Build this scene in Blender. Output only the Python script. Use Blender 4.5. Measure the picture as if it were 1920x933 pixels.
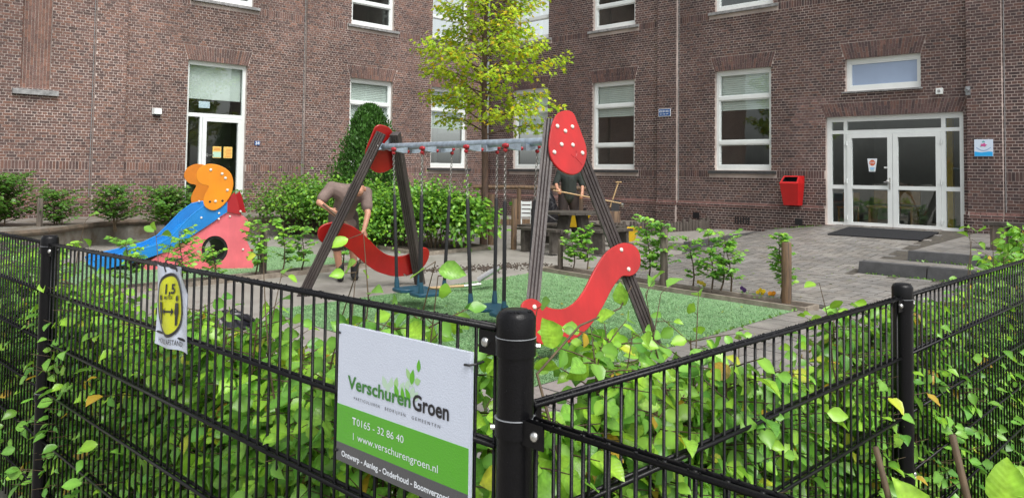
import bpy, math, random
import numpy as np
from mathutils import Vector, Matrix

for o in list(bpy.data.objects):
    bpy.data.objects.remove(o, do_unlink=True)
scene = bpy.context.scene
COL = scene.collection
rnd = random.Random(7)
rng = np.random.default_rng(11)
R = math.radians

# ---------------------------------------------------------------- camera, sky, sun, exposure
cam_d = bpy.data.cameras.new('camera')
cam = bpy.data.objects.new('camera', cam_d)
COL.objects.link(cam)
cam_d.sensor_width = 36.0
cam_d.lens = 1466.0 / 1920.0 * 36.0
cam_d.shift_y = -(466.5 - 261.0) / 1920.0
cam_d.clip_start = 0.05
cam_d.clip_end = 500.0
cam.matrix_world = Matrix.Translation((0, 0, 1.6)) @ (Matrix.Rotation(math.pi / 2 + R(2.48), 4, 'X') @ Matrix.Rotation(R(0.72), 4, 'Z'))
scene.camera = cam

world = bpy.data.worlds.new('World')
scene.world = world
world.use_nodes = True
wn, wl = world.node_tree.nodes, world.node_tree.links
wn.clear()
w_out = wn.new('ShaderNodeOutputWorld')
w_bg = wn.new('ShaderNodeBackground')
w_hs = wn.new('ShaderNodeHueSaturation')
w_sky = wn.new('ShaderNodeTexSky')
w_sky.sky_type = 'NISHITA'
w_sky.sun_disc = False
w_sky.sun_elevation = R(58)
w_sky.sun_rotation = R(150)
w_sky.dust_density = 4.0
w_sky.air_density = 1.0
w_hs.inputs['Saturation'].default_value = 0.16
w_bg.inputs['Strength'].default_value = 0.15
wl.new(w_sky.outputs['Color'], w_hs.inputs['Color'])
wl.new(w_hs.outputs['Color'], w_bg.inputs['Color'])
wl.new(w_bg.outputs['Background'], w_out.inputs['Surface'])

sun_d = bpy.data.lights.new('sun', 'SUN')
sun_d.energy = 1.5
sun_d.angle = R(28)
sun_d.color = (1.0, 0.97, 0.92)
sun = bpy.data.objects.new('sun', sun_d)
COL.objects.link(sun)
az, el = R(150), R(58)          # the sun stands behind the camera, a little to the right
sdir = Vector((math.sin(az) * math.cos(el), math.cos(az) * math.cos(el), math.sin(el)))
sun.rotation_euler = (-sdir).to_track_quat('-Z', 'Y').to_euler()
sun.location = sdir * 40

scene.view_settings.view_transform = 'Standard'
scene.view_settings.look = 'None'
scene.view_settings.gamma = 1.0
scene.view_settings.use_curve_mapping = False
scene.view_settings.exposure = 0.68
scene.render.engine = 'CYCLES'
scene.render.resolution_x = 1024
scene.render.resolution_y = 497

# ---------------------------------------------------------------- helpers
ORIG = {}


class MB:
    """collects shapes in world coordinates"""

    def __init__(self):
        self.v, self.f, self.c, self.m = [], [], [], []

    def add(self, verts, faces, col=None, mi=0):
        n = len(self.v)
        self.v.extend([tuple(p) for p in verts])
        self.f.extend([tuple(i + n for i in f) for f in faces])
        self.m.extend([mi] * len(faces))
        self.c.extend([col if col else (1, 1, 1)] * len(verts))
        return self

    def hexa(self, p, col=None, mi=0, skip=()):
        fs = [(0, 3, 2, 1), (4, 5, 6, 7), (0, 1, 5, 4), (1, 2, 6, 5), (2, 3, 7, 6), (3, 0, 4, 7)]
        return self.add(p, [f for i, f in enumerate(fs) if i not in skip], col, mi)

    def box(self, lo, hi, F=None, col=None, mi=0):
        x0, y0, z0 = lo
        x1, y1, z1 = hi
        p = [(x0, y0, z0), (x1, y0, z0), (x1, y1, z0), (x0, y1, z0), (x0, y0, z1), (x1, y0, z1), (x1, y1, z1), (x0, y1, z1)]
        if F:
            p = [tuple(F(*q)) for q in p]
        return self.hexa(p, col, mi)

    def tube(self, pts, r, n=8, cap=True, col=None, mi=0, prof=None):
        pts = [Vector(p) for p in pts]
        rr = r if isinstance(r, (list, tuple)) else [r] * len(pts)
        d = (pts[1] - pts[0]).normalized()
        a = Vector((0, 0, 1)) if abs(d.z) < .9 else Vector((1, 0, 0))
        x = d.cross(a).normalized()
        vs, fs = [], []
        for i, p in enumerate(pts):
            if i == 0:
                t = pts[1] - pts[0]
            elif i == len(pts) - 1:
                t = pts[i] - pts[i - 1]
            else:
                t = (pts[i + 1] - pts[i]).normalized() + (pts[i] - pts[i - 1]).normalized()
            t = t.normalized()
            x = (x - t * x.dot(t)).normalized()
            y = t.cross(x)
            if prof:
                for (a_, b_) in prof:
                    vs.append(p + x * a_ * rr[i] + y * b_ * rr[i])
            else:
                for k in range(n):
                    an = 2 * math.pi * k / n
                    vs.append(p + (x * math.cos(an) + y * math.sin(an)) * rr[i])
        if prof:
            n = len(prof)
        for i in range(len(pts) - 1):
            for k in range(n):
                fs.append((i * n + k, i * n + (k + 1) % n, (i + 1) * n + (k + 1) % n, (i + 1) * n + k))
        if cap:
            fs.append(tuple(range(n - 1, -1, -1)))
            fs.append(tuple(range((len(pts) - 1) * n, len(pts) * n)))
        return self.add(vs, fs, col, mi)

    def prism(self, outline, F, d0, d1, col=None, mi=0, hole=None):
        """outline in plane coordinates, F(a, b, d) -> world"""
        n = len(outline)
        if hole is None:
            vs = [F(a, b, d0) for a, b in outline] + [F(a, b, d1) for a, b in outline]
            fs = [tuple(range(n - 1, -1, -1)), tuple(range(n, 2 * n))]
            for k in range(n):
                fs.append((k, (k + 1) % n, n + (k + 1) % n, n + k))
            return self.add(vs, fs, col, mi)
        m = len(hole)          # ring between an outline and a hole with the same number of points
        vs = [F(a, b, d0) for a, b in outline] + [F(a, b, d1) for a, b in outline] + [F(a, b, d0) for a, b in hole] + [F(a, b, d1) for a, b in hole]
        fs = []
        for k in range(n):
            j = (k + 1) % n
            fs += [(k, j, n + j, n + k), (2 * n + j, 2 * n + k, 3 * n + k, 3 * n + j), (n + k, n + j, 3 * n + j, 3 * n + k), (j, k, 2 * n + k, 2 * n + j)]
        return self.add(vs, fs, col, mi)

    def sphere(self, c, r, n=10, m=6, sc=(1, 1, 1), M=None, col=None, mi=0):
        vs, fs = [], []
        for i in range(m + 1):
            th = math.pi * i / m
            for k in range(n):
                ph = 2 * math.pi * k / n
                p = Vector((math.sin(th) * math.cos(ph) * r * sc[0], math.sin(th) * math.sin(ph) * r * sc[1], math.cos(th) * r * sc[2]))
                if M is not None:
                    p = M @ p
                vs.append(p + Vector(c))
        for i in range(m):
            for k in range(n):
                fs.append((i * n + k, (i + 1) * n + k, (i + 1) * n + (k + 1) % n, i * n + (k + 1) % n))
        return self.add(vs, fs, col, mi)

    def lathe(self, prof, c, n=20, col=None, mi=0, M=None):
        vs, fs = [], []
        for (r, z) in prof:
            for k in range(n):
                a = 2 * math.pi * k / n
                p = Vector((r * math.cos(a), r * math.sin(a), z))
                if M is not None:
                    p = M @ p
                vs.append(p + Vector(c))
        for i in range(len(prof) - 1):
            for k in range(n):
                fs.append((i * n + k, i * n + (k + 1) % n, (i + 1) * n + (k + 1) % n, (i + 1) * n + k))
        fs.append(tuple(range(n - 1, -1, -1)))
        fs.append(tuple(range((len(prof) - 1) * n, len(prof) * n)))
        return self.add(vs, fs, col, mi)

    def bolt(self, p, nrm, r=.016, h=.008, col=None):
        q = Vector(nrm).normalized().to_track_quat('Z', 'Y').to_matrix()
        return self.lathe([(r, 0), (r, h * .5), (r * .75, h), (r * .3, h * 1.25)], p, 10, col, 0, q)


def props(o, label=None, cat=None, group=None, kind=None):
    if label:
        o['label'] = label
    if cat:
        o['category'] = cat
    if group:
        o['group'] = group
    if kind:
        o['kind'] = kind
    return o


def thing(name, loc, label, cat, group=None):
    o = bpy.data.objects.new(name, None)
    COL.objects.link(o)
    o.empty_display_size = .1
    o.location = loc
    ORIG[o] = Vector(loc)
    return props(o, label, cat, group)


def mesh_from(mb, off, name, smooth=False):
    me = bpy.data.meshes.new(name)
    V = np.array([tuple(p) for p in mb.v], dtype=float) - np.array(off)
    me.from_pydata(V.tolist(), [], mb.f)
    ca = me.color_attributes.new('tint', 'FLOAT_COLOR', 'POINT')
    cc = np.ones((len(mb.v), 4), dtype=np.float32)
    cc[:, :3] = np.array(mb.c, dtype=np.float32)
    ca.data.foreach_set('color', cc.ravel())
    if any(mb.m):
        me.polygons.foreach_set('material_index', mb.m)
    if smooth:
        me.polygons.foreach_set('use_smooth', [True] * len(me.polygons))
        if smooth != 'all':
            try:
                me.set_sharp_from_angle(angle=R(40))
            except Exception:
                pass
    me.update()
    return me


def build(name, mb, mat, parent=None, at=None, smooth=False, **kw):
    """one mesh object; a child is placed in its thing's own coordinates"""
    off = ORIG[parent] if parent else Vector(at if at is not None else (0, 0, 0))
    me = mesh_from(mb, off, name, smooth)
    for m in (mat if isinstance(mat, (list, tuple)) else [mat]):
        me.materials.append(m)
    o = bpy.data.objects.new(name, me)
    COL.objects.link(o)
    if parent:
        o.parent = parent
    else:
        o.location = off
    ORIG[o] = off
    return props(o, **kw)


def piece(name, me, parent, M):
    """an alike piece sharing its mesh, world matrix M"""
    o = bpy.data.objects.new(name, me)
    COL.objects.link(o)
    o.parent = parent
    o.matrix_local = Matrix.Translation(-ORIG[parent]) @ M
    return o


# ---------------------------------------------------------------- materials
def nodes_of(m):
    m.use_nodes = True
    nt = m.node_tree
    nt.nodes.clear()
    out = nt.nodes.new('ShaderNodeOutputMaterial')
    b = nt.nodes.new('ShaderNodeBsdfPrincipled')
    nt.links.new(b.outputs[0], out.inputs[0])
    return nt, b, out


def mat(name, col, rough=.5, metal=0.0, var=.0, scale=8.0, bump=0.0, bscale=60.0, tint=False, col2=None, stretch=None, spec=.5, coat=0.0, detail=4.0, rvar=0.0, lo=.35, hi=.65, big=None):
    m = bpy.data.materials.new(name)
    nt, b, out = nodes_of(m)
    N, L = nt.nodes, nt.links
    b.inputs['Roughness'].default_value = rough
    b.inputs['Metallic'].default_value = metal
    b.inputs['Specular IOR Level'].default_value = spec
    b.inputs['Coat Weight'].default_value = coat
    b.inputs['Coat Roughness'].default_value = .12
    tc = N.new('ShaderNodeTexCoord')
    vec = tc.outputs['Object']
    if stretch:
        mp = N.new('ShaderNodeMapping')
        mp.inputs['Scale'].default_value = stretch
        L.new(vec, mp.inputs['Vector'])
        vec = mp.outputs['Vector']
    src = None
    rgb = N.new('ShaderNodeRGB')
    rgb.outputs[0].default_value = (*col, 1)
    src = rgb.outputs[0]
    if tint:
        at = N.new('ShaderNodeAttribute')
        at.attribute_name = 'tint'
        mx = N.new('ShaderNodeMix')
        mx.data_type = 'RGBA'
        mx.blend_type = 'MULTIPLY'
        mx.inputs[0].default_value = 1
        L.new(src, mx.inputs[6])
        L.new(at.outputs['Color'], mx.inputs[7])
        src = mx.outputs[2]
    if var or col2:
        no = N.new('ShaderNodeTexNoise')
        no.inputs['Scale'].default_value = scale
        no.inputs['Detail'].default_value = detail
        no.inputs['Roughness'].default_value = .65
        L.new(vec, no.inputs['Vector'])
        mr = N.new('ShaderNodeMapRange')
        mr.inputs[1].default_value = lo
        mr.inputs[2].default_value = hi
        L.new(no.outputs[0], mr.inputs[0])
        mx = N.new('ShaderNodeMix')
        mx.data_type = 'RGBA'
        L.new(mr.outputs[0], mx.inputs[0])
        L.new(src, mx.inputs[6])
        if col2:
            mx.inputs[7].default_value = (*col2, 1)
        else:
            hs = N.new('ShaderNodeHueSaturation')
            hs.inputs['Value'].default_value = 1 - var
            L.new(src, hs.inputs['Color'])
            L.new(hs.outputs[0], mx.inputs[7])
        src = mx.outputs[2]
        if rvar:
            m2 = N.new('ShaderNodeMapRange')
            m2.inputs[3].default_value = rough - rvar
            m2.inputs[4].default_value = rough + rvar
            L.new(mr.outputs[0], m2.inputs[0])
            L.new(m2.outputs[0], b.inputs['Roughness'])
    if big:                     # broad weathering: damp, soot and salts in patches of their own shape
        no = N.new('ShaderNodeTexNoise')
        no.inputs['Scale'].default_value = big[0]
        no.inputs['Detail'].default_value = 5
        L.new(tc.outputs['Object'], no.inputs['Vector'])
        mr = N.new('ShaderNodeMapRange')
        mr.inputs[1].default_value = .32
        mr.inputs[2].default_value = .68
        mr.inputs[3].default_value = 1 - big[1]
        mr.inputs[4].default_value = 1 + big[1]
        L.new(no.outputs[0], mr.inputs[0])
        hs = N.new('ShaderNodeHueSaturation')
        L.new(mr.outputs[0], hs.inputs['Value'])
        L.new(src, hs.inputs['Color'])
        src = hs.outputs[0]
    L.new(src, b.inputs['Base Color'])
    if bump:
        no = N.new('ShaderNodeTexNoise')
        no.inputs['Scale'].default_value = bscale
        no.inputs['Detail'].default_value = 3
        L.new(vec, no.inputs['Vector'])
        bp = N.new('ShaderNodeBump')
        bp.inputs['Strength'].default_value = bump
        bp.inputs['Distance'].default_value = .01
        L.new(no.outputs[0], bp.inputs['Height'])
        L.new(bp.outputs[0], b.inputs['Normal'])
    return m


def leaf_mat(name, col, trans=.35, rough=.38, rand=.0):
    m = bpy.data.materials.new(name)
    nt, b, out = nodes_of(m)
    N, L = nt.nodes, nt.links
    at = N.new('ShaderNodeAttribute')
    at.attribute_name = 'tint'
    mx = N.new('ShaderNodeMix')
    mx.data_type = 'RGBA'
    mx.blend_type = 'MULTIPLY'
    mx.inputs[0].default_value = 1
    mx.inputs[6].default_value = (*col, 1)
    L.new(at.outputs['Color'], mx.inputs[7])
    tc = N.new('ShaderNodeTexCoord')
    no = N.new('ShaderNodeTexNoise')
    no.inputs['Scale'].default_value = 5
    L.new(tc.outputs['Object'], no.inputs['Vector'])
    hs = N.new('ShaderNodeHueSaturation')
    mr = N.new('ShaderNodeMapRange')
    mr.inputs[1].default_value = .3
    mr.inputs[2].default_value = .7
    mr.inputs[3].default_value = .75
    mr.inputs[4].default_value = 1.2
    L.new(no.outputs[0], mr.inputs[0])
    L.new(mr.outputs[0], hs.inputs['Value'])
    L.new(mx.outputs[2], hs.inputs['Color'])
    L.new(hs.outputs[0], b.inputs['Base Color'])
    b.inputs['Roughness'].default_value = rough
    b.inputs['Specular IOR Level'].default_value = .45
    sx = N.new('ShaderNodeSeparateXYZ')
    L.new(tc.outputs['Object'], sx.inputs[0])
    ab = N.new('ShaderNodeMath'); ab.operation = 'ABSOLUTE'
    L.new(sx.outputs['Y'], ab.inputs[0])
    mm = N.new('ShaderNodeMath'); mm.operation = 'MULTIPLY_ADD'
    L.new(ab.outputs[0], mm.inputs[0]); mm.inputs[1].default_value = -.85
    L.new(sx.outputs['X'], mm.inputs[2])
    ms_ = N.new('ShaderNodeMath'); ms_.operation = 'MULTIPLY'
    L.new(mm.outputs[0], ms_.inputs[0]); ms_.inputs[1].default_value = 48
    sn = N.new('ShaderNodeMath'); sn.operation = 'SINE'
    L.new(ms_.outputs[0], sn.inputs[0])
    bv = N.new('ShaderNodeBump')
    bv.inputs['Strength'].default_value = .07
    bv.inputs['Distance'].default_value = .02
    L.new(sn.outputs[0], bv.inputs['Height'])
    L.new(bv.outputs[0], b.inputs['Normal'])
    tr = N.new('ShaderNodeBsdfTranslucent')
    L.new(hs.outputs[0], tr.inputs['Color'])
    ms = N.new('ShaderNodeMixShader')
    ms.inputs[0].default_value = trans
    L.new(b.outputs[0], ms.inputs[1])
    L.new(tr.outputs[0], ms.inputs[2])
    L.new(ms.outputs[0], out.inputs[0])
    return m


def glass_mat(name, tintc=(.90, .95, .93), refl=3.0):
    m = bpy.data.materials.new(name)
    nt, b, out = nodes_of(m)
    N, L = nt.nodes, nt.links
    N.remove(b)
    tr = N.new('ShaderNodeBsdfTransparent')
    tr.inputs[0].default_value = (*tintc, 1)
    gl = N.new('ShaderNodeBsdfGlossy')
    gl.inputs['Roughness'].default_value = .015
    gl.inputs['Color'].default_value = (.95, 1, .98, 1)
    fr = N.new('ShaderNodeFresnel')
    ge = N.new('ShaderNodeNewGeometry')
    io = N.new('ShaderNodeMapRange')
    io.inputs[3].default_value = 1.5
    io.inputs[4].default_value = 1 / 1.5
    L.new(ge.outputs['Backfacing'], io.inputs[0])
    L.new(io.outputs[0], fr.inputs['IOR'])
    tc = N.new('ShaderNodeTexCoord')
    no = N.new('ShaderNodeTexNoise')
    no.inputs['Scale'].default_value = 1.2
    L.new(tc.outputs['Object'], no.inputs['Vector'])
    bp = N.new('ShaderNodeBump')
    bp.inputs['Strength'].default_value = .04
    bp.inputs['Distance'].default_value = .05
    L.new(no.outputs[0], bp.inputs['Height'])
    L.new(bp.outputs[0], gl.inputs['Normal'])
    mu = N.new('ShaderNodeMath')
    mu.operation = 'MULTIPLY'
    mu.inputs[1].default_value = refl
    L.new(fr.outputs[0], mu.inputs[0])
    ms = N.new('ShaderNodeMixShader')
    L.new(mu.outputs[0], ms.inputs[0])
    L.new(tr.outputs[0], ms.inputs[1])
    L.new(gl.outputs[0], ms.inputs[2])
    L.new(ms.outputs[0], out.inputs[0])
    return m


M = {}
M['brick'] = mat('brick', (1, 1, 1), .78, tint=True, var=.35, scale=14, bump=.5, bscale=90, spec=.3, big=(.55, .26))
M['mortar'] = mat('mortar', (.54, .455, .415), .9, var=.35, scale=1.2, bump=.3, bscale=120, spec=.2, big=(.4, .22))
M['white_paint'] = mat('white_paint', (.76, .80, .79), .32, var=.06, scale=3)
M['sill_stone'] = mat('sill_stone', (.05, .05, .052), .6, var=.5, scale=12, bump=.3, bscale=50)
M['sill_pale'] = mat('sill_pale', (.30, .30, .30), .6, var=.5, scale=9, bump=.3, bscale=50)
M['glass'] = glass_mat('glass')
M['blind'] = mat('blind', (.62, .68, .65), .8, var=.1, scale=2)
M['interior'] = mat('interior', (.42, .42, .39), .8, var=.2, scale=1)
M['film'] = mat('film', (.33, .42, .58), .15, var=.08, scale=1.5)
M['grey_metal'] = mat('grey_metal', (.36, .38, .40), .45, metal=.6, var=.3, scale=20)
M['black_coat'] = mat('black_coat', (.004, .004, .005), .30, var=.3, scale=60, bump=.12, bscale=300, spec=.22)
M['steel'] = mat('steel', (.62, .62, .60), .28, metal=1.0, var=.2, scale=40)
M['galv'] = mat('galv', (.42, .50, .58), .42, metal=.55, var=.35, scale=14, bump=.1, bscale=40)
M['red_panel'] = mat('red_panel', (.44, .009, .008), .42, var=.22, scale=5, rvar=.12, big=(2.2, .14), stretch=(1, 1, .22), detail=8, bump=.12, bscale=240, coat=.15)
M['red_plastic'] = mat('red_plastic', (.36, .012, .02), .35, var=.15, scale=10)
M['red_bin'] = mat('red_bin', (.52, .012, .012), .4, var=.12, scale=6)
M['dark_wood'] = mat('dark_wood', (.040, .031, .030), .5, col2=(.072, .058, .054), scale=5, stretch=(1, 1, .3), bump=.5, bscale=60, tint=True)
M['grey_wood'] = mat('grey_wood', (.085, .075, .062), .65, col2=(.04, .033, .027), scale=7, bump=.6, bscale=45)
M['stake_wood'] = mat('stake_wood', (.19, .115, .06), .75, col2=(.065, .045, .032), scale=26, stretch=(1, 1, .08), bump=.5, bscale=60)
M['old_wood'] = mat('old_wood', (.17, .14, .11), .8, col2=(.06, .048, .04), scale=26, stretch=(1, 1, .08), bump=.6, bscale=60)
M['log_wood'] = mat('log_wood', (.10, .082, .068), .8, col2=(.045, .037, .03), scale=26, stretch=(1, 1, .1), bump=.7, bscale=40)
M['pale_wood'] = mat('pale_wood', (.50, .34, .17), .55, var=.25, scale=14)
M['stump'] = mat('stump', (.30, .20, .12), .8, col2=(.09, .06, .045), scale=13, stretch=(1, 1, .2), bump=.7, bscale=40)
M['orange_panel'] = mat('orange_panel', (.72, .24, .006), .4, var=.12, scale=6, rvar=.12, big=(2.2, .14), stretch=(1, 1, .22), detail=8)
M['orange_dark'] = mat('orange_dark', (.60, .18, .006), .4, var=.12, scale=6)
M['blue_slide'] = mat('blue_slide', (.010, .20, .56), .3, var=.12, scale=5, rvar=.12, big=(2.2, .14), stretch=(1, 1, .22), detail=8, coat=.2)
M['pink_panel'] = mat('pink_panel', (.74, .15, .18), .4, var=.12, scale=7, rvar=.12, big=(2.2, .14), stretch=(1, 1, .22), detail=8)
M['darkred_panel'] = mat('darkred_panel', (.36, .01, .015), .4, var=.1, scale=6)
M['seat_blue'] = mat('seat_blue', (.014, .075, .12), .45, var=.2, scale=12)
M['chain'] = mat('chain', (.34, .33, .31), .42, metal=.9, var=.3, scale=60)
M['rubber'] = mat('rubber', (.012, .012, .014), .5)
M['white_cap'] = mat('white_cap', (.66, .60, .54), .4)
M['turf'] = mat('turf', (.155, .28, .13), .85, col2=(.20, .34, .165), scale=70, bump=1.0, bscale=170, detail=6)
M['blade'] = leaf_mat('blade', (.235, .41, .195), .25, .8)
M['ground'] = mat('ground', (.20, .185, .165), .65, col2=(.27, .255, .23), scale=3.5, bump=.5, bscale=60, rvar=.12, detail=8)
M['paver'] = mat('paver', (.25, .236, .218), .5, tint=True, var=.3, scale=3, big=(.5, .18), bump=.4, bscale=150, rvar=.1)
M['joint'] = mat('joint', (.045, .04, .034), .85, col2=(.10, .088, .07), scale=9, bump=.6, bscale=80)
M['kerb'] = mat('kerb', (.085, .085, .088), .55, var=.35, scale=7, bump=.4, bscale=90)
M['kerb_pale'] = mat('kerb_pale', (.30, .26, .21), .7, col2=(.17, .14, .11), scale=8, bump=.4, bscale=80)
M['concrete'] = mat('concrete', (.22, .21, .19), .7, col2=(.11, .085, .06), scale=3, bump=.5, bscale=60, detail=7)
M['terrace_edge'] = mat('terrace_edge', (.075, .06, .045), .8, col2=(.14, .10, .07), scale=6, bump=.7, bscale=40)
M['soil'] = mat('soil', (.045, .034, .025), .9, col2=(.085, .065, .05), scale=20, bump=1.0, bscale=60)
M['sand'] = mat('sand', (.17, .15, .125), .85, col2=(.12, .105, .085), scale=5, bump=.8, bscale=50)
M['mat_black'] = mat('mat_black', (.010, .011, .014), .9, bump=.6, bscale=300)
M['sign_white'] = mat('sign_white', (.62, .68, .80), .22, var=.03, scale=4, bump=.16, bscale=330, coat=.4)
M['sign_green'] = mat('sign_green', (.085, .40, .012), .25, bump=.16, bscale=330, coat=.4)
M['sign_grey'] = mat('sign_grey', (.075, .078, .085), .28, bump=.16, bscale=330, coat=.4)
M['ink_black'] = mat('ink_black', (.012, .012, .015), .35)
M['ink_green'] = mat('ink_green', (.045, .21, .03), .35)
M['ink_white'] = mat('ink_white', (.75, .8, .85), .35)
M['leafA'] = mat('leafA', (.12, .45, .02), .35)
M['leafB'] = mat('leafB', (.35, .60, .25), .35)
M['leafC'] = mat('leafC', (.48, .66, .50), .35)
M['paper'] = mat('paper', (.62, .68, .80), .35, var=.06, scale=14, bump=.3, bscale=60, coat=.3)
M['yellow'] = mat('yellow', (.62, .66, .012), .35, var=.05, scale=20, bump=.2, bscale=300)
M['sun_yellow'] = mat('sun_yellow', (.70, .46, .012), .45, var=.2, scale=8)
M['paper_yellow'] = mat('paper_yellow', (.75, .50, .13), .5)
M['paper_green'] = mat('paper_green', (.45, .68, .52), .5)
M['paper_orange'] = mat('paper_orange', (.70, .22, .06), .5)
M['sign_blue'] = mat('sign_blue', (.015, .085, .28), .3)
M['cyan'] = mat('cyan', (.02, .38, .80), .35)
M['plaque_white'] = mat('plaque_white', (.62, .72, .85), .35)
M['magenta'] = mat('magenta', (.60, .09, .30), .4)
M['teal'] = mat('teal', (.12, .38, .36), .4)
M['stop_red'] = mat('stop_red', (.62, .12, .05), .4)
M['skin'] = mat('skin', (.50, .25, .16), .5, var=.12, scale=8)
M['shirt_taupe'] = mat('shirt_taupe', (.20, .145, .125), .85, var=.3, scale=5, bump=1.0, bscale=11)
M['shirt_green'] = mat('shirt_green', (.026, .036, .032), .85, var=.4, scale=6, bump=1.0, bscale=11)
M['shorts_brown'] = mat('shorts_brown', (.075, .055, .047), .85, var=.3, scale=8)
M['shorts_dark'] = mat('shorts_dark', (.028, .020, .020), .85, var=.3, scale=8)
M['hair'] = mat('hair', (.018, .013, .010), .6)
M['boot'] = mat('boot', (.018, .018, .02), .6, var=.3, scale=20)
M['tarp'] = mat('tarp', (.010, .010, .014), .3, bump=.5, bscale=14)
M['bark'] = mat('bark', (.13, .075, .052), .85, col2=(.06, .038, .03), scale=16, stretch=(1, 1, .3), bump=.7, bscale=50)
M['twig'] = mat('twig', (.10, .065, .032), .7, var=.4, scale=20)
M['maple_leaf'] = leaf_mat('maple_leaf', (.56, .70, .035), .48, .5)
M['beech_leaf'] = leaf_mat('beech_leaf', (.185, .385, .055), .38, .30)
M['shrub_leaf'] = leaf_mat('shrub_leaf', (.14, .30, .04), .32, .35)
M['conifer_leaf'] = leaf_mat('conifer_leaf', (.055, .15, .026), .2, .45)
M['petal'] = leaf_mat('petal', (1, 1, 1), .2, .5)
M['bench_wood'] = mat('bench_wood', (.33, .19, .07), .5, var=.3, scale=9)


# ---------------------------------------------------------------- the place: axes of the two wings and the ground height
CX, CY = -0.781, 25.344                       # the inner corner of the two wings
dR = Vector((.7053, -.7090, 0)); nR = Vector((-.7090, -.7053, 0))     # along the right wing, and out of it
dL = Vector((-.7090, -.7053, 0)); nL = Vector((.7053, -.7090, 0))     # along the left wing, and out of it
C0 = Vector((CX, CY, 0))
VV = Vector((.7090, .7053, 0))


def WR(s, t, z):
    return C0 + dR * s + nR * t + Vector((0, 0, z))


def WL(s, t, z):
    return C0 + dL * s + nL * t + Vector((0, 0, z))


def st(x, y):
    p = Vector((x - CX, y - CY, 0))
    return p.dot(dR), p.dot(nR)


def smooth(t):
    t = min(max(t, 0), 1)
    return t * t * (3 - 2 * t)


def hB(y):
    return .27 * smooth((y - 9) / 13)


def pave(s, t):
    p = WR(s, t, 0)
    b = hB(p.y)
    k = min(max((s - 9.6) / 1.7, 0), 1)
    P = .33 + .22 * k - min(t, 5) * (.045 + .05 * k)
    g = smooth((s - 10.2) / 2.8)
    w = 1 - smooth((t - 4.1 - .9 * g) / (2.2 + 1.3 * g))
    return b + .006 + (P - b) * w


def gz(x, y):
    return hB(y)


def project(p):
    q = cam.matrix_world.inverted() @ Vector(p)
    if q.z > -.05:
        return None
    return 960 + 1466 * q.x / -q.z, 261 - 1466 * q.y / -q.z


def in_frame(p, mg=0):
    q = project(p)
    return q is not None and -mg < q[0] < 1920 + mg and -mg < q[1] < 933 + mg

# ---------------------------------------------------------------- ground, paving, turf, steps
def grid(xs, ys, zf):
    mb = MB()
    nx = len(xs)
    vs = [(x, y, zf(x, y)) for y in ys for x in xs]
    fs = [(j * nx + i, j * nx + i + 1, (j + 1) * nx + i + 1, (j + 1) * nx + i) for j in range(len(ys) - 1) for i in range(nx - 1)]
    return mb.add(vs, fs)


ys = [-150, -60, -20, -5, 0, 3, 6, 8] + [9 + i * .5 for i in range(28)] + [24, 30, 60, 150]
build('ground', grid([-150, -60, -25, -15, -10, -6, -3, 0, 3, 6, 10, 15, 25, 60, 150], ys, lambda x, y: hB(y)), M['ground'], kind='structure')

# sheet of bedding sand under the herringbone pavers in front of the entrance
mb = MB()
S_ = [9.75 + i * .4 for i in range(23)]
T_ = [0.0 + i * .358 for i in range(23)]
vs, fs = [], []
for t in T_:
    for s in S_:
        s2 = max(s, 9.72 + .14 * min(t, 4.1))
        p = WR(s2, t, 0)
        vs.append((p.x, p.y, pave(s2, t) - .002))
for j in range(len(T_) - 1):
    for i in range(len(S_) - 1):
        fs.append((j * 23 + i, j * 23 + i + 1, (j + 1) * 23 + i + 1, (j + 1) * 23 + i))
mb.add(vs, fs)
paving = build('paving', mb, M['joint'], kind='structure')


def step_zone(s, t):           # where the two kerb steps and their landings stand
    return s > 13.55 and t < 4.85


# herringbone pavers, laid along the wings
pl = []
b = .155
for ix in range(0, 56):
    for iy in range(0, 56):
        k = (ix - iy) % 4
        if k == 0:
            pl.append((9.6 + ix * b, iy * b, 2 * b, b))
        elif k == 3:
            pl.append((9.6 + ix * b, iy * b, b, 2 * b))
pv = []
for (s, t, ls, lt) in pl:
    sc, tc_ = s + ls / 2, t + lt / 2
    if max(9.75 + .14 * min(tc_, 4.1), 9.9) < sc < 18.2 and .08 < tc_ < 7.82 and not step_zone(sc, tc_):
        if in_frame(WR(sc, tc_, pave(sc, tc_)), 120):
            pv.append((s, t, ls, lt))
cols = [(.94, .95, .97), (.86, .87, .88), (1.04, 1.03, 1.01), (.90, .88, .85), (.98, .97, .97), (.80, .80, .80)]


def paver_pts(s, t, ls, lt, off=Vector((0, 0, 0))):
    g = .0085
    q = [(s + g, t + g), (s + ls - g, t + g), (s + ls - g, t + lt - g), (s + g, t + lt - g)]
    dz = rnd.uniform(0, .004)
    lo = [WR(x, y, pave(x, y) - .03) - off for x, y in q]
    hi = [WR(x, y, pave(x, y) + .010 + dz) - off for x, y in q]
    return lo + hi


def nearness(p):
    return (Vector(p) - Vector((0, 0, 1.6))).length


def visible_paver(q):
    p = WR(q[0], q[1], .3)
    k = project(p)
    # the fence hides the lower right corner
    return k is not None and 1290 < k[0] < 1860 and 425 < k[1] < 575


pv.sort(key=lambda q: (not visible_paver(q), nearness(WR(q[0], q[1], .3))))
for q in pv[:280]:
    c_ = WR(q[0] + q[2] / 2, q[1] + q[3] / 2, pave(q[0], q[1]))
    mb = MB().hexa(paver_pts(*q, off=Vector((0, 0, 0))), col=rnd.choice(cols), skip=(0,))
    build('paver', mb, M['paver'], parent=paving)
mb = MB()
for q in pv[280:]:
    mb.hexa(paver_pts(*q), col=rnd.choice(cols), skip=(0,))
build('pavers', mb, M['paver'], parent=paving, kind='stuff')


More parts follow.
